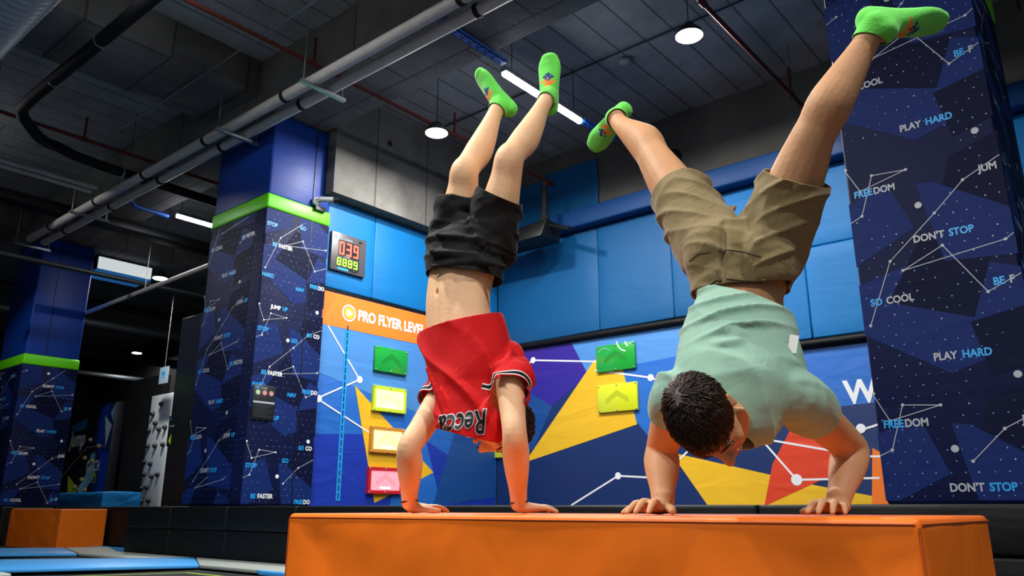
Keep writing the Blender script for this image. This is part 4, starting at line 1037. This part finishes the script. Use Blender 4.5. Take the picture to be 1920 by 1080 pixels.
M_SOCK = cloth_mat('green_sock', '6ade54', .9, .0015, 60, .3); M_SOCKO = mat('sock_orange', 'f08a2a', .8); M_SOCKB = mat('sock_blue', '14407c', .8); M_GRIP = mat('sock_grip', '1c6e8a', .6)
M_HAIR = mat('dark_brown_hair', '2c1b11', .5, var=.3, vscale=60, spec=.5); M_HAIR1 = mat('brown_hair', '2a1a12', .5, var=.3, vscale=60)
M_BSHORT = cloth_mat('black_shorts_cloth', '0e0e10', .75, .004, 14, .05)
M_KHAKI = cloth_mat('khaki_shorts_cloth', '82714e', .85, .005, 16)
M_MINT = cloth_mat('mint_tshirt_cloth', '8aae9c', .88, .005, 9)
M_LIP = mat('lip_tone', 'b86a58', .5); M_BROWH = mat('brow_hair', '47301f', .7)
def sock(parent, origin, a, f, u, up_leg, sc, cuff_at, label=None, shift=Vector((0, 0, 0))):
    """a: ankle, up_leg: direction from ankle to knee"""
    mb = MB(); f_, u_, s_ = foot(mb, a, f, u, sc, .0075)
    d = Vector(up_leg).normalized()
    limb(mb, [(a+shift-d*.01, .039*sc+.004, .042*sc+.004, s_), (a+shift+d*.03, .037*sc+.004, .039*sc+.004, s_), (a+shift+d*(cuff_at+.03), .038*sc+.004, .040*sc+.004, s_)], sub=4)
    me = fuse(mb, .0045, 8); cut(me, [(a+shift+d*cuff_at, (d+u_*.4), -.075)])
    c_logo = a+f_*.075*sc
    def logo(off, r, lo):
        def fn(c):
            q = c-c_logo; x = q.dot(f_)-off; y = q.dot(s_); z = q.dot(u_)
            return z > -.025 and abs(x)+abs(y)*.8 < r and noise.noise(c*90+Vector((lo, 0, 0))) > -.22
        return fn
    o = None
    paint(me, [(1, logo(-.008, .030, 1)), (2, logo(.016, .022, 5))])
    o = place(me, 'sock', [M_SOCK, M_SOCKO, M_SOCKB], parent, origin, .002)
    if label: o['label'] = label
    # rubber grip dots on the sole
    bvh = BVHTree.FromPolygons([v.co.copy() for v in me.vertices], [tuple(p.vertices) for p in me.polygons])
    g = MB()
    for i in range(15):
        for j in range(-3, 4):
            p = a-origin+f_*(-.06+i*.0175)*sc+s_*(j+.5*(i % 2))*.0125*sc-u_*.2
            h, nn, _, dist = bvh.ray_cast(p, u_)
            if h is None or nn.dot(-u_) < .45: continue
            nn = nn.normalized(); aa = nn.orthogonal().normalized(); bb = nn.cross(aa)
            g.add([h+nn*.0004+(aa*math.cos(q*PI/3)+bb*math.sin(q*PI/3))*.0036 for q in range(6)]+[h+nn*.0016], [(q, (q+1) % 6, 6) for q in range(6)], 0, True)
    # a dotted cuff line and toe line are part of the knit
    gd = g.build('grip_dots', M_GRIP, o)
    cb = MB(); 
    me2 = me; return o
def on_surface_text(me, txt, org, U, V, size, bold, lift, m, name, parent, width=None, shear=.25, flipn=None):
    vs, fs = text_polys(txt, 1, bold, shear); W = max(v[0] for v in vs); k = (width/W) if width else size
    bm = bmesh.new(); bv = [bm.verts.new((x*k, y*size, 0)) for x, y in vs]
    for f in fs:
        try: bm.faces.new([bv[i] for i in f])
        except ValueError: pass
    bmesh.ops.triangulate(bm, faces=bm.faces)
    for _ in range(3):
        es = [e for e in bm.edges if e.calc_length() > .006]
        if es: bmesh.ops.subdivide_edges(bm, edges=es, cuts=1); bmesh.ops.triangulate(bm, faces=bm.faces)
    bvh = BVHTree.FromPolygons([v.co.copy() for v in me.vertices], [tuple(p.vertices) for p in me.polygons])
    U = Vector(U).normalized(); V = Vector(V); V = (V-U*V.dot(U)).normalized(); N_ = flipn
    dead = []
    for v in bm.verts:
        p = Vector(org)+U*v.co.x+V*v.co.y
        h, nn, _, d = bvh.ray_cast(p+N_*.45, -N_)
        if h is None or d > .7: dead.append(v); continue
        v.co = h+N_*lift
    bmesh.ops.delete(bm, geom=dead, context='VERTS')
    o_ = bpy.data.meshes.new(name); bm.to_mesh(o_); bm.free(); o_.materials.append(m)
    for p in o_.polygons: p.use_smooth = True
    ob = bpy.data.objects.new(name, o_); COL.objects.link(ob); ob.parent = parent; return ob
def root_at(loc_local, label):
    c_, s_ = math.cos(YAW), math.sin(YAW)
    wv = Vector((CAMX+loc_local.x*c_-loc_local.y*s_, CAMY+loc_local.x*s_+loc_local.y*c_, CAMZ+loc_local.z))
    return empty('person', wv, YAW, label=label, cat='person')
HIDE = []

# ---- man in red: belly toward the viewer, turned to his right-hand side of the picture
def man_red():
    lat = Vector((.86, -.51, 0)); fr = Vector((-.51, -.86, 0))
    org = Vector((-.17, 2.93, BOXZ))
    root = root_at(org, 'person in a red jersey and black shorts doing a handstand, belly toward the viewer')
    J = dict(wL=P(768, 946, 2.96), eL=P(768, 838, 2.84), sL=P(832, 738, 2.98), wR=P(973, 948, 2.86), eR=P(965, 815, 2.70), sR=P(955, 705, 2.82),
             hL=P(850, 462, 3.02), hR=P(917, 466, 2.95), kL=P(873, 325, 2.93), aL=P(936, 198, 3.10), kR=P(957, 300, 2.84), aR=P(1028, 182, 3.03))
    b = MB()
    T = [(P(882, 430, 2.99), .125, .09), (P(874, 468, 2.98), .15, .108), (P(866, 512, 2.97), .145, .10), (P(858, 565, 2.95), .138, .092), (P(862, 620, 2.94), .140, .10), (P(876, 680, 2.92), .155, .11), (P(890, 735, 2.92), .16, .10), (P(905, 762, 2.93), .12, .08)]
    limb(b, [(a, r1, r2, lat) for a, r1, r2 in T], sub=6, n=32)
    # chest and shoulders
    limb(b, [(J['sL'], .058, .06, UP), (P(885, 735, 2.92), .075, .075, UP), (J['sR'], .058, .06, UP)], sub=6)
    # neck and head
    hc = P(938, 796, 2.96); hf = Vector((-.42, -.12, -.90)); hk = Vector((.9, .05, -.42))
    limb(b, [(P(905, 755, 2.93), .062, .062, lat), (P(918, 778, 2.945), .056, .058, lat), (P(935, 790, 2.965), .056, .058, lat)], sub=4)
    Q, A = head(b, hc, hf, hk, .96)
    for k in 'LR':
        w_, e_, s_ = J['w'+k], J['e'+k], J['s'+k]
        sd = lat
        limb(b, [(s_, .056, .056, sd), (s_.lerp(e_, .35), .050, .052, sd), (s_.lerp(e_, .7), .044, .047, sd), (e_, .042, .045, sd), (e_.lerp(w_, .25), .048, .046, sd), (e_.lerp(w_, .5), .043, .040, sd), (e_.lerp(w_, .78), .033, .029, sd), (w_, .030, .026, sd)], sub=6)
        h_, kn, a_ = J['h'+k], J['k'+k], J['a'+k]
        limb(b, [(h_+Vector((0, 0, -.02)), .07, .08, lat), (h_+Vector((0, 0, .03)), .078, .088, lat), (h_.lerp(kn, .4), .078, .085, lat), (h_.lerp(kn, .78), .062, .066, lat), (kn+fr*.008, .058, .06, lat), (kn.lerp(a_, .12)+fr*.002, .052, .053, lat), (kn.lerp(a_, .32)-fr*.014, .055, .061, lat), (kn.lerp(a_, .55)-fr*.010, .047, .050, lat), (kn.lerp(a_, .8), .034, .036, lat), (a_, .031, .036, lat)], sub=6)
        ball(b, kn+fr*.036, (.032, .026, .04), (lat, fr, UP), 14)
    hand(b, J['wL'], (.72, .69, 0), (.69, -.72, 0), .98); hand(b, J['wR'], (.86, .5, 0), (-.5, .86, 0), .98)
    fL = (Vector((-.66, 0, .75)), Vector((-.66, -.42, -.62))); fR = (Vector((-.02, -.25, .97)), Vector((-.25, -.95, -.25)))
    foot(b, J['aL'], fL[0], fL[1], .98); foot(b, J['aR'], fR[0], fR[1], .98)
    me = fuse(b, .0048, 4)
    # navel, belly line
    nav = P(819, 547, 2.80)
    bvh = BVHTree.FromPolygons([v.co.copy() for v in me.vertices], [tuple(p.vertices) for p in me.polygons])
    o0 = Vector((0, 0, 0)); h, nn, _, d = bvh.ray_cast(o0, P(819, 547, 1).normalized())
    if h:
        for v in me.vertices:
            q = v.co-h; r = math.hypot(q.x*1.5, q.z*.55)
            if r < .02 and abs(q.y) < .06: v.co += Vector((.3, .95, 0))*.018*math.exp(-(r/.0055)**2)
            # line down the middle and the flank groove
            if abs(q.z) < .26 and abs(q.y) < .1:
                g = math.exp(-((q.x+.01*math.sin(q.z*9))/.009)**2); v.co += Vector((.3, .95, 0))*.0035*g
                g2 = math.exp(-((q.x-.075-.12*max(q.z, -.1))/.016)**2); v.co += Vector((.3, .95, 0))*.004*g2
    place(me, 'body', M_SKIN1, root, org)
    hair(Q, A, root, org, M_HAIR1, .96, .028, 2200, 4)
    # nostrils, mouth, brows
    f = MB()
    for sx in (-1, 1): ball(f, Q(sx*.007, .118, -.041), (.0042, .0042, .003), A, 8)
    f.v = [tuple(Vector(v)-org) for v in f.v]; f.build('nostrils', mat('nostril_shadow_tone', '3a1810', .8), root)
    f = MB(); limb(f, [(Q(-.022, .100, -.060), .0022, .0022, A[0]), (Q(0, .109, -.060), .003, .003, A[0]), (Q(.022, .100, -.060), .0022, .0022, A[0])], n=8); f.v = [tuple(Vector(v)-org) for v in f.v]; f.build('mouth', M_LIP, root)
    for sx in (-1, 1):
        f = MB(); limb(f, [(Q(sx*.014, .096, .030), .0035, .004, A[0]), (Q(sx*.032, .093, .036), .004, .004, A[0]), (Q(sx*.052, .080, .030), .002, .003, A[0])], n=8); f.v = [tuple(Vector(v)-org) for v in f.v]; f.build('eyebrow', M_BROWH, root)
    # shorts
    s = MB()
    limb(s, [(P(868, 535, 2.97), .163, .12, lat), (P(869, 512, 2.97), .168, .125, lat), (P(874, 475, 2.98), .178, .135, lat), (P(880, 440, 2.985), .172, .13, lat), (P(885, 415, 2.98), .14, .115, lat)], sub=6, n=32, caps=False)
    for k, (hx, hy) in dict(L=(862, 385), R=(934, 375)).items():
        h_, kn = J['h'+k], J['k'+k]; D_ = h_.lerp(kn, .6).y
        hem = P(hx, hy, D_)
        limb(s, [(h_+Vector((0, 0, -.06)), .10, .11, lat), (h_, .108, .118, lat), (h_.lerp(hem, .6), .098, .108, lat), (hem, .098, .106, lat), (hem+(kn-h_).normalized()*.03, .099, .107, lat)], sub=6, n=24, caps=False)
    for a_, b_, r in (((812, 470, 2.88), (950, 500, 2.80), .018), ((820, 440, 2.88), (900, 455, 2.83), .014), ((880, 410, 2.84), (905, 460, 2.82), .018), ((808, 500, 2.88), (900, 488, 2.82), .014), ((935, 420, 2.78), (962, 500, 2.78), .014)):
        pa, pb = P(*a_), P(*b_); limb(s, [(pa, r*.5, r*.5, UP), (pa.lerp(pb, .5), r, r, UP), (pb, r*.5, r*.5, UP)], sub=5, n=10)
    me = fuse(s, .006, 4)
    folds(me, .008, 7, (1, 1, 1.7), 3.); drape(me, (.15, 0, 1), 42, .013, .5, 2.)
    cL = P(858, 372, 2.97); cR = P(936, 366, 2.89)
    dL = (J['kL']-J['hL']).normalized(); dR = (J['kR']-J['hR']).normalized()
    cut(me, [(cL, dL+lat*-.15, .135), (cR, dR+lat*.25, .135), (P(868, 522, 2.97), Vector((-.18, 0, -1)), .24)])
    sh = place(me, 'shorts', M_BSHORT, root, org, .003)
    # jersey
    dS = ((J['eR']-J['sR']).normalized()+Vector((0, -.45, 0))).normalized()
    j = MB()
    limb(j, [(P(862, 575, 2.94), .166, .125, lat), (P(864, 600, 2.94), .170, .13, lat), (P(874, 650, 2.93), .176, .135, lat), (P(882, 700, 2.92), .176, .138, lat), (P(884, 740, 2.90), .165, .13, lat), (P(882, 775, 2.86), .150, .105, lat), (P(877, 808, 2.83), .142, .075, lat), (P(875, 840, 2.82), .13, .06, lat)], sub=6, n=36, caps=False)
    limb(j, [(P(890, 725, 2.92), .10, .10, UP), (J['sR'], .074, .082, UP), (J['sR']+dS*.07, .062, .068, UP), (J['sR']+dS*.14, .060, .064, UP)], sub=6, caps=False)
    limb(j, [(P(880, 730, 2.93), .10, .10, UP), (J['sL'], .080, .086, UP), (J['sL'].lerp(J['eL'], .22), .074, .08, UP), (J['sL'].lerp(J['eL'], .45), .070, .076, UP)], sub=6, caps=False)
    ball(j, P(952, 690, 2.9), (.07, .09, .10))
    for a_, b_, r in (((820, 800, 2.80), (958, 655, 2.82), .020), ((800, 690, 2.82), (850, 800, 2.78), .016), ((925, 730, 2.74), (900, 800, 2.74), .015), ((960, 650, 2.80), (940, 720, 2.74), .016)):
        pa, pb = P(*a_), P(*b_); limb(j, [(pa, r*.4, r*.4, UP), (pa.lerp(pb, .5), r, r, UP), (pb, r*.4, r*.4, UP)], sub=6, n=10)
    me = fuse(j, .006, 5); folds(me, .007, 4.2, (1, 1, .7), 8.); drape(me, (.75, 0, .66), 24, .017, .6, 5.)
    aR_p = J['sR']+dS*.085; aR_n = dS+Vector((-.1, -.1, 0))
    aL_p = J['sL'].lerp(J['eL'], .26); aL_n = (J['eL']-J['sL']).normalized()+Vector((-.35, 0, .1))
    nk_p = P(884, 817, 2.86); nk_n = Vector((-.22, .12, -1))
    cut(me, [(aR_p, aR_n, -.068), (aL_p, aL_n, -.086), (nk_p, nk_n, .19), (P(868, 606, 2.94), Vector((-.20, -.1, 1)), .26)])
    m = cloth_mat('red_jersey_cloth', 'c8090f', .8, .004, 7, .03)
    nt = m.node_tree; N = nt.nodes; Lk = nt.links; bs = N['Principled BSDF']
    # black and white knitted bands that run round both armholes of the jersey
    tc = N.new('ShaderNodeTexCoord'); prev = bs.inputs['Base Color'].links[0].from_socket
    for pc, pn in ((aR_p, aR_n), (aL_p, aL_n)):
        pn = pn.normalized(); pl = pc-org
        sb_ = N.new('ShaderNodeVectorMath'); sb_.operation = 'SUBTRACT'; sb_.inputs[1].default_value = pl; Lk.new(tc.outputs['Object'], sb_.inputs[0])
        dt = N.new('ShaderNodeVectorMath'); dt.operation = 'DOT_PRODUCT'; dt.inputs[1].default_value = -pn; Lk.new(sb_.outputs[0], dt.inputs[0])
        ln = N.new('ShaderNodeVectorMath'); ln.operation = 'LENGTH'; Lk.new(sb_.outputs[0], ln.inputs[0])
        near = N.new('ShaderNodeMath'); near.operation = 'LESS_THAN'; near.inputs[1].default_value = .104; Lk.new(ln.outputs['Value'], near.inputs[0])
        mr = N.new('ShaderNodeMapRange'); mr.inputs[1].default_value = -.002; mr.inputs[2].default_value = .030; Lk.new(dt.outputs['Value'], mr.inputs[0])
        cr = N.new('ShaderNodeValToRGB'); cr.color_ramp.interpolation = 'CONSTANT'; el = cr.color_ramp.elements
        el[0].position = 0; el[0].color = (*srgb('c01018'), 1); el[1].position = .16; el[1].color = (.8, .8, .8, 1)
        for ps, cc in ((.28, (.006, .006, .008, 1)), (.62, (.8, .8, .8, 1)), (.74, (*srgb('c8090f'), 1))): q_ = el.new(ps); q_.color = cc
        Lk.new(mr.outputs[0], cr.inputs[0])
        lt = N.new('ShaderNodeMath'); lt.operation = 'LESS_THAN'; lt.inputs[1].default_value = .0235; Lk.new(dt.outputs['Value'], lt.inputs[0])
        an = N.new('ShaderNodeMath'); an.operation = 'MULTIPLY'; Lk.new(near.outputs[0], an.inputs[0]); Lk.new(lt.outputs[0], an.inputs[1])
        mx = N.new('ShaderNodeMix'); mx.data_type = 'RGBA'; Lk.new(an.outputs[0], mx.inputs['Factor']); Lk.new(prev, mx.inputs['A']); Lk.new(cr.outputs[0], mx.inputs['B']); prev = mx.outputs['Result']
    Lk.new(prev, bs.inputs['Base Color'])
    jo = place(me, 'jersey', m, root, org, .003, label='red jersey with black and white trim')
    U_ = Vector((-.95, .25, -.10)); V_ = Vector((-.1, 0, -1)); Nf = Vector((-.1, -1, .0)).normalized()
    o0 = P(926, 779, 2.9)-org
    on_surface_text(me, 'Recca', o0, U_, V_, .115, .045, .0045, M_INKW, 'jersey_script_outline', jo, .188, .3, Nf)
    on_surface_text(me, 'Recca', o0, U_, V_, .115, .016, .007, M_BLACKM, 'jersey_script', jo, .185, .3, Nf)
    sock(root, org, J['aL'], fL[0], fL[1], J['kL']-J['aL'], .98, .036)
    sock(root, org, J['aR'], fR[0], fR[1], J['kR']-J['aR'], .98, .036)
    # thin black bands at the wrists
    for k, col in (('L', 'beaded'), ('R', 'cord')):
        w_ = J['w'+k]; t_ = MB(); q = w_+(J['e'+k]-w_).normalized()*.012; pts = [q+lat*.033*math.cos(a)+fr*.029*math.sin(a)+UP*(.005*math.cos(a)) for a in [2*PI*i/24 for i in range(24)]]
        t_.tube(pts, .0022 if k == 'R' else .003, 8, closed=True); t_.v = [tuple(Vector(v)-org) for v in t_.v]; t_.build('wristband', M_BLACKM, root, label='thin black wrist cord' if k == 'R' else 'black beaded bracelet')
    return root
man_red()

# ---- man in the green shirt: back toward the viewer, legs split
def man_green():
    lat = Vector((.99, -.12, 0)); fr = Vector((.12, .99, 0))      # fr: his front, away from the viewer
    org = Vector((.66, 2.33, BOXZ))
    root = root_at(org, 'person in mint t-shirt and khaki shorts in a split-leg handstand, back to the viewer')
    J = dict(wR=P(1243, 940, 2.36), eR=P(1240, 842, 2.50), sR=P(1275, 742, 2.24), wL=P(1572, 938, 2.30), eL=P(1598, 842, 2.44), sL=P(1492, 745, 2.16),
             hR=P(1340, 470, 2.42), hL=P(1442, 468, 2.34), kR=P(1232, 305, 2.66), aR=P(1154, 222, 2.98), kL=P(1521, 264, 2.12), aL=P(1640, 50, 1.98))
    b = MB()
    T = [(P(1392, 455, 2.38), .09, .08), (P(1390, 482, 2.38), .145, .11), (P(1388, 520, 2.37), .15, .115), (P(1386, 560, 2.36), .132, .10), (P(1386, 620, 2.32), .145, .108), (P(1386, 680, 2.25), .17, .12), (P(1384, 735, 2.20), .18, .11), (P(1378, 765, 2.19), .13, .09)]
    limb(b, [(a, r1, r2, lat) for a, r1, r2 in T], sub=6, n=32)
    limb(b, [(J['sR'], .064, .064, UP), (P(1384, 738, 2.19), .085, .085, UP), (J['sL'], .066, .066, UP)], sub=6)
    hc = P(1326, 782, 2.00); hk = Vector((-.60, -.72, -.12)); hf = Vector((.30, -.08, -.95))
    hk.normalize(); hf = (hf-hk*hf.dot(hk)).normalized()
    limb(b, [(P(1376, 760, 2.18), .075, .07, lat), (P(1368, 785, 2.12), .066, .064, lat), (P(1345, 790, 2.07), .064, .064, lat)], sub=4)
    Q, A = head(b, hc, hf, hk, 1.0)
    for k in 'LR':
        w_, e_, s_ = J['w'+k], J['e'+k], J['s'+k]; sd = lat
        limb(b, [(s_, .064, .062, sd), (s_.lerp(e_, .3), .060, .058, sd), (s_.lerp(e_, .65), .056, .054, sd), (e_, .048, .050, sd), (e_.lerp(w_, .22), .055, .050, sd), (e_.lerp(w_, .48), .050, .044, sd), (e_.lerp(w_, .78), .038, .032, sd), (w_, .034, .028, sd)], sub=6)
        h_, kn, a_ = J['h'+k], J['k'+k], J['a'+k]; ax = (a_-kn).normalized(); tx = (kn-h_).normalized()
        bk = Vector((.1, -.8, .55)) if k == 'L' else Vector((.35, -.85, -.1)); bk = (bk-ax*bk.dot(ax)).normalized()   # calf side
        sd = ax.cross(bk)
        limb(b, [(h_-tx*.03, .075, .08, sd), (h_+tx*.03, .084, .09, sd), (h_.lerp(kn, .35), .088, .092, sd), (h_.lerp(kn, .75), .078, .080, sd), (kn, .065, .068, sd), (kn.lerp(a_, .12)+bk*.008, .062, .064, sd), (kn.lerp(a_, .30)+bk*.020, .065, .070, sd), (kn.lerp(a_, .52)+bk*.012, .055, .058, sd), (kn.lerp(a_, .8), .039, .040, sd), (a_, .033, .037, sd)], sub=6)
    hand(b, J['wR'], (-.66, -.75, 0), (.75, -.66, 0), 1.06, (.024, .026, .022, .012), .3, thumb_out=.55)
    hand(b, J['wL'], (-.56, -.83, 0), (-.83, .56, 0), 1.06, (.022, .026, .024, .016), .26, thumb_out=.5)
    fR = (Vector((-.47, .66, -.34)), Vector((-.45, -.62, -.55))); fL = (Vector((.96, .12, -.02)), Vector((.10, -.30, -.93)))
    foot(b, J['aR'], fR[0], fR[1], .98); foot(b, J['aL']+fL[0]*.03, fL[0], fL[1], 1.0)
    me = fuse(b, .0048, 4)
    place(me, 'body', M_SKIN2, root, org)
    hair(Q, A, root, org, M_HAIR, 1.0, .026, 5200, 9)
    f = MB(); limb(f, [(Q(-.022, .100, -.060), .0025, .0025, A[0]), (Q(0, .109, -.060), .003, .003, A[0]), (Q(.022, .100, -.060), .0025, .0025, A[0])], n=8); f.v = [tuple(Vector(v)-org) for v in f.v]; f.build('mouth', M_LIP, root)
    for sx in (-1, 1):
        f = MB(); limb(f, [(Q(sx*.012, .096, .030), .002, .0025, A[0]), (Q(sx*.032, .0925, .037), .0022, .003, A[0]), (Q(sx*.054, .080, .030), .002, .003, A[0])], n=8); f.v = [tuple(Vector(v)-org) for v in f.v]; f.build('eyebrow', M_BROWH, root)
        f = MB(); limb(f, [(Q(sx*.018, .085, .004), .0015, .0015, A[0]), (Q(sx*.031, .089, .001), .0018, .0018, A[0]), (Q(sx*.045, .080, .004), .0012, .0012, A[0])], n=6); f.v = [tuple(Vector(v)-org) for v in f.v]; f.build('eyelashes', M_BROWH, root)
    # shorts
    s = MB()
    limb(s, [(P(1383, 570, 2.37), .148, .118, lat), (P(1384, 545, 2.37), .152, .122, lat), (P(1387, 510, 2.375), .168, .136, lat), (P(1392, 470, 2.38), .178, .145, lat), (P(1394, 435, 2.38), .14, .13, lat)], sub=6, n=32, caps=False)
    for k in 'LR':
        h_, kn = J['h'+k], J['k'+k]; tx = (kn-h_).normalized(); ax = (J['a'+k]-kn).normalized()
        sd = lat-tx*lat.dot(tx)
        end = h_.lerp(kn, .80)
        limb(s, [(h_-tx*.06, .105, .115, sd), (h_+tx*.02, .118, .124, sd), (h_.lerp(kn, .45), .104, .11, sd), (end, .098, .103, sd), (end+tx*.04, .101, .106, sd)], sub=6, n=28, caps=False)
    for x_, y_, D_ in ((1340, 475, 2.33), (1440, 478, 2.25)): ball(s, P(x_, y_, D_+.03), (.10, .095, .12))
    me = fuse(s, .0058, 9); folds(me, .007, 6.5, (1, 1, 1.5), 21.); drape(me, (.5, 0, 1), 52, .020, .6, 4., lambda c: 1 if c.x < P(1380, 500, 2.4).x else 0); drape(me, (-.35, 0, 1), 52, .022, .6, 6., lambda c: 1 if c.x > P(1380, 500, 2.4).x else 0)
    # seam down the seat
    for v in me.vertices:
        q = v.co
        if q.y < 2.38:
            xx = P(1352+(q.z-P(0, 520, 2.3).z)*55, 500, 2.28).x
            g = math.exp(-((q.x-xx)/.009)**2); zz = (q.z-P(0, 545, 2.3).z)/.28
            if 0 < zz < 1: v.co += fr*.018*g*math.sin(PI*min(zz*1.2, 1))
    tR = (J['kR']-J['hR']).normalized(); tL = (J['kL']-J['hL']).normalized()
    cut(me, [(P(1264, 366, 2.58), tR, .155), (P(1498, 336, 2.18), tL+UP*.12, .155), (P(1383, 549, 2.37), Vector((.0, .0, -1)), .24)])
    so = place(me, 'shorts', M_KHAKI, root, org, .004)
    bvh = BVHTree.FromPolygons([v.co.copy() for v in me.vertices], [tuple(p.vertices) for p in me.polygons])
    def stitched(name, pix, r, m, off=.001):
        pts = []
        for (x0, y0), (x1, y1) in zip(pix[:-1], pix[1:]):
            for i in range(8):
                t_ = i/8; d = P(x0+(x1-x0)*t_, y0+(y1-y0)*t_, 1).normalized(); h, nn, _, dd = bvh.ray_cast(-org, d)
                if h: pts.append(h-d*off)
        if len(pts) > 3: return MB().tube(pts, r, 6).build(name, m, so)
    dk = mat('khaki_shadow_stitch', '4f4430', .9); M_K2 = cloth_mat('khaki_shorts_trim', '6c5d40', .85, .003, 30)
    stitched('pocket_slit', [(1292, 490), (1310, 475), (1332, 472)], .002, dk); stitched('pocket_slit', [(1357, 476), (1362, 468), (1395, 472), (1432, 483)], .002, dk)
    stitched('waist_seam', [(1306, 545), (1330, 535), (1350, 520)], .0025, dk); stitched('waist_seam', [(1362, 522), (1400, 527), (1455, 538)], .0025, dk)
    stitched('belt_loop', [(1433, 523), (1435, 546)], .007, M_K2); stitched('belt_loop', [(1343, 508), (1350, 528)], .007, M_K2)
    # t-shirt, slipped up toward the shoulders and bunched at the hem
    j = MB()
    limb(j, [(P(1384, 540, 2.35), .118, .105, lat), (P(1384, 570, 2.34), .128, .112, lat), (P(1387, 605, 2.31), .158, .128, lat), (P(1385, 650, 2.275), .172, .138, lat), (P(1385, 700, 2.23), .185, .142, lat), (P(1384, 745, 2.19), .180, .135, lat), (P(1384, 785, 2.18), .145, .115, lat), (P(1392, 812, 2.20), .11, .09, lat)], sub=6, n=36, caps=False)
    limb(j, [(P(1430, 735, 2.19), .10, .11, UP), (J['sL'], .078, .084, UP), (J['sL'].lerp(J['eL'], .3), .074, .078, UP), (J['sL'].lerp(J['eL'], .55), .072, .076, UP)], sub=6, caps=False)
    limb(j, [(P(1330, 735, 2.21), .10, .11, UP), (J['sR'], .074, .082, UP), (J['sR'].lerp(J['eR'], .25), .072, .078, UP), (J['sR'].lerp(J['eR'], .5), .070, .076, UP)], sub=6, caps=False)
    for a_, m_, b_, r in (((1288, 625, 2.30), (1380, 632, 2.13), (1488, 650, 2.24), .020), ((1310, 585, 2.28), (1390, 600, 2.18), (1478, 635, 2.24), .015), ((1325, 560, 2.30), (1400, 585, 2.2), (1465, 600, 2.24), .012), ((1300, 655, 2.24), (1350, 645, 2.12), (1420, 640, 2.12), .012)):
        limb(j, [(P(*a_), r*.6, r*.6, UP), (P(*m_), r, r, UP), (P(*b_), r*.6, r*.6, UP)], sub=8, n=10)
    me = fuse(j, .0058, 4); folds(me, .006, 5.5, (1, 1, 1.3), 33.); zt = P(0, 655, 2.2).z; drape(me, (-.22, 0, 1), 52, .024, .7, 3., lambda c: min(1, max(0, (c.z-zt)/.05))); drape(me, (.9, 0, .35), 22, .022, .8, 9., lambda c: min(1, max(0, (zt-c.z)/.05)))
    nk = P(1366, 792, 2.13)
    cut(me, [(J['sL'].lerp(J['eL'], .30), (J['eL']-J['sL']), -.11), (J['sR'].lerp(J['eR'], .30), (J['eR']-J['sR']), -.10), (P(1350, 812, 2.11), Vector((-.40, -.45, -1)), .15), (P(1384, 566, 2.35), Vector((.42, -.1, 1)), .24)])
    jo = place(me, 't_shirt', M_MINT, root, org, .003)
    lb = MB(); c_ = P(1487, 645, 2.13)
    lb.box((-.012, -.001, -.026), (.012, .001, .026)); Rm = Matrix.Rotation(.25, 4, 'Y') @ Matrix.Rotation(-.3, 4, 'Z'); lb.v = [tuple(Rm @ Vector(v)+c_-org) for v in lb.v]; lb.build('care_label', M_WHITE, jo, label='white care label at the hem')
    sock(root, org, J['aR'], fR[0], fR[1], J['kR']-J['aR'], .98, .026)
    sock(root, org, J['aL']+fL[0]*.03, fL[0], fL[1], J['kL']-J['aL'], 1.0, .040, shift=fL[0]*-.03)
    return root
man_green()
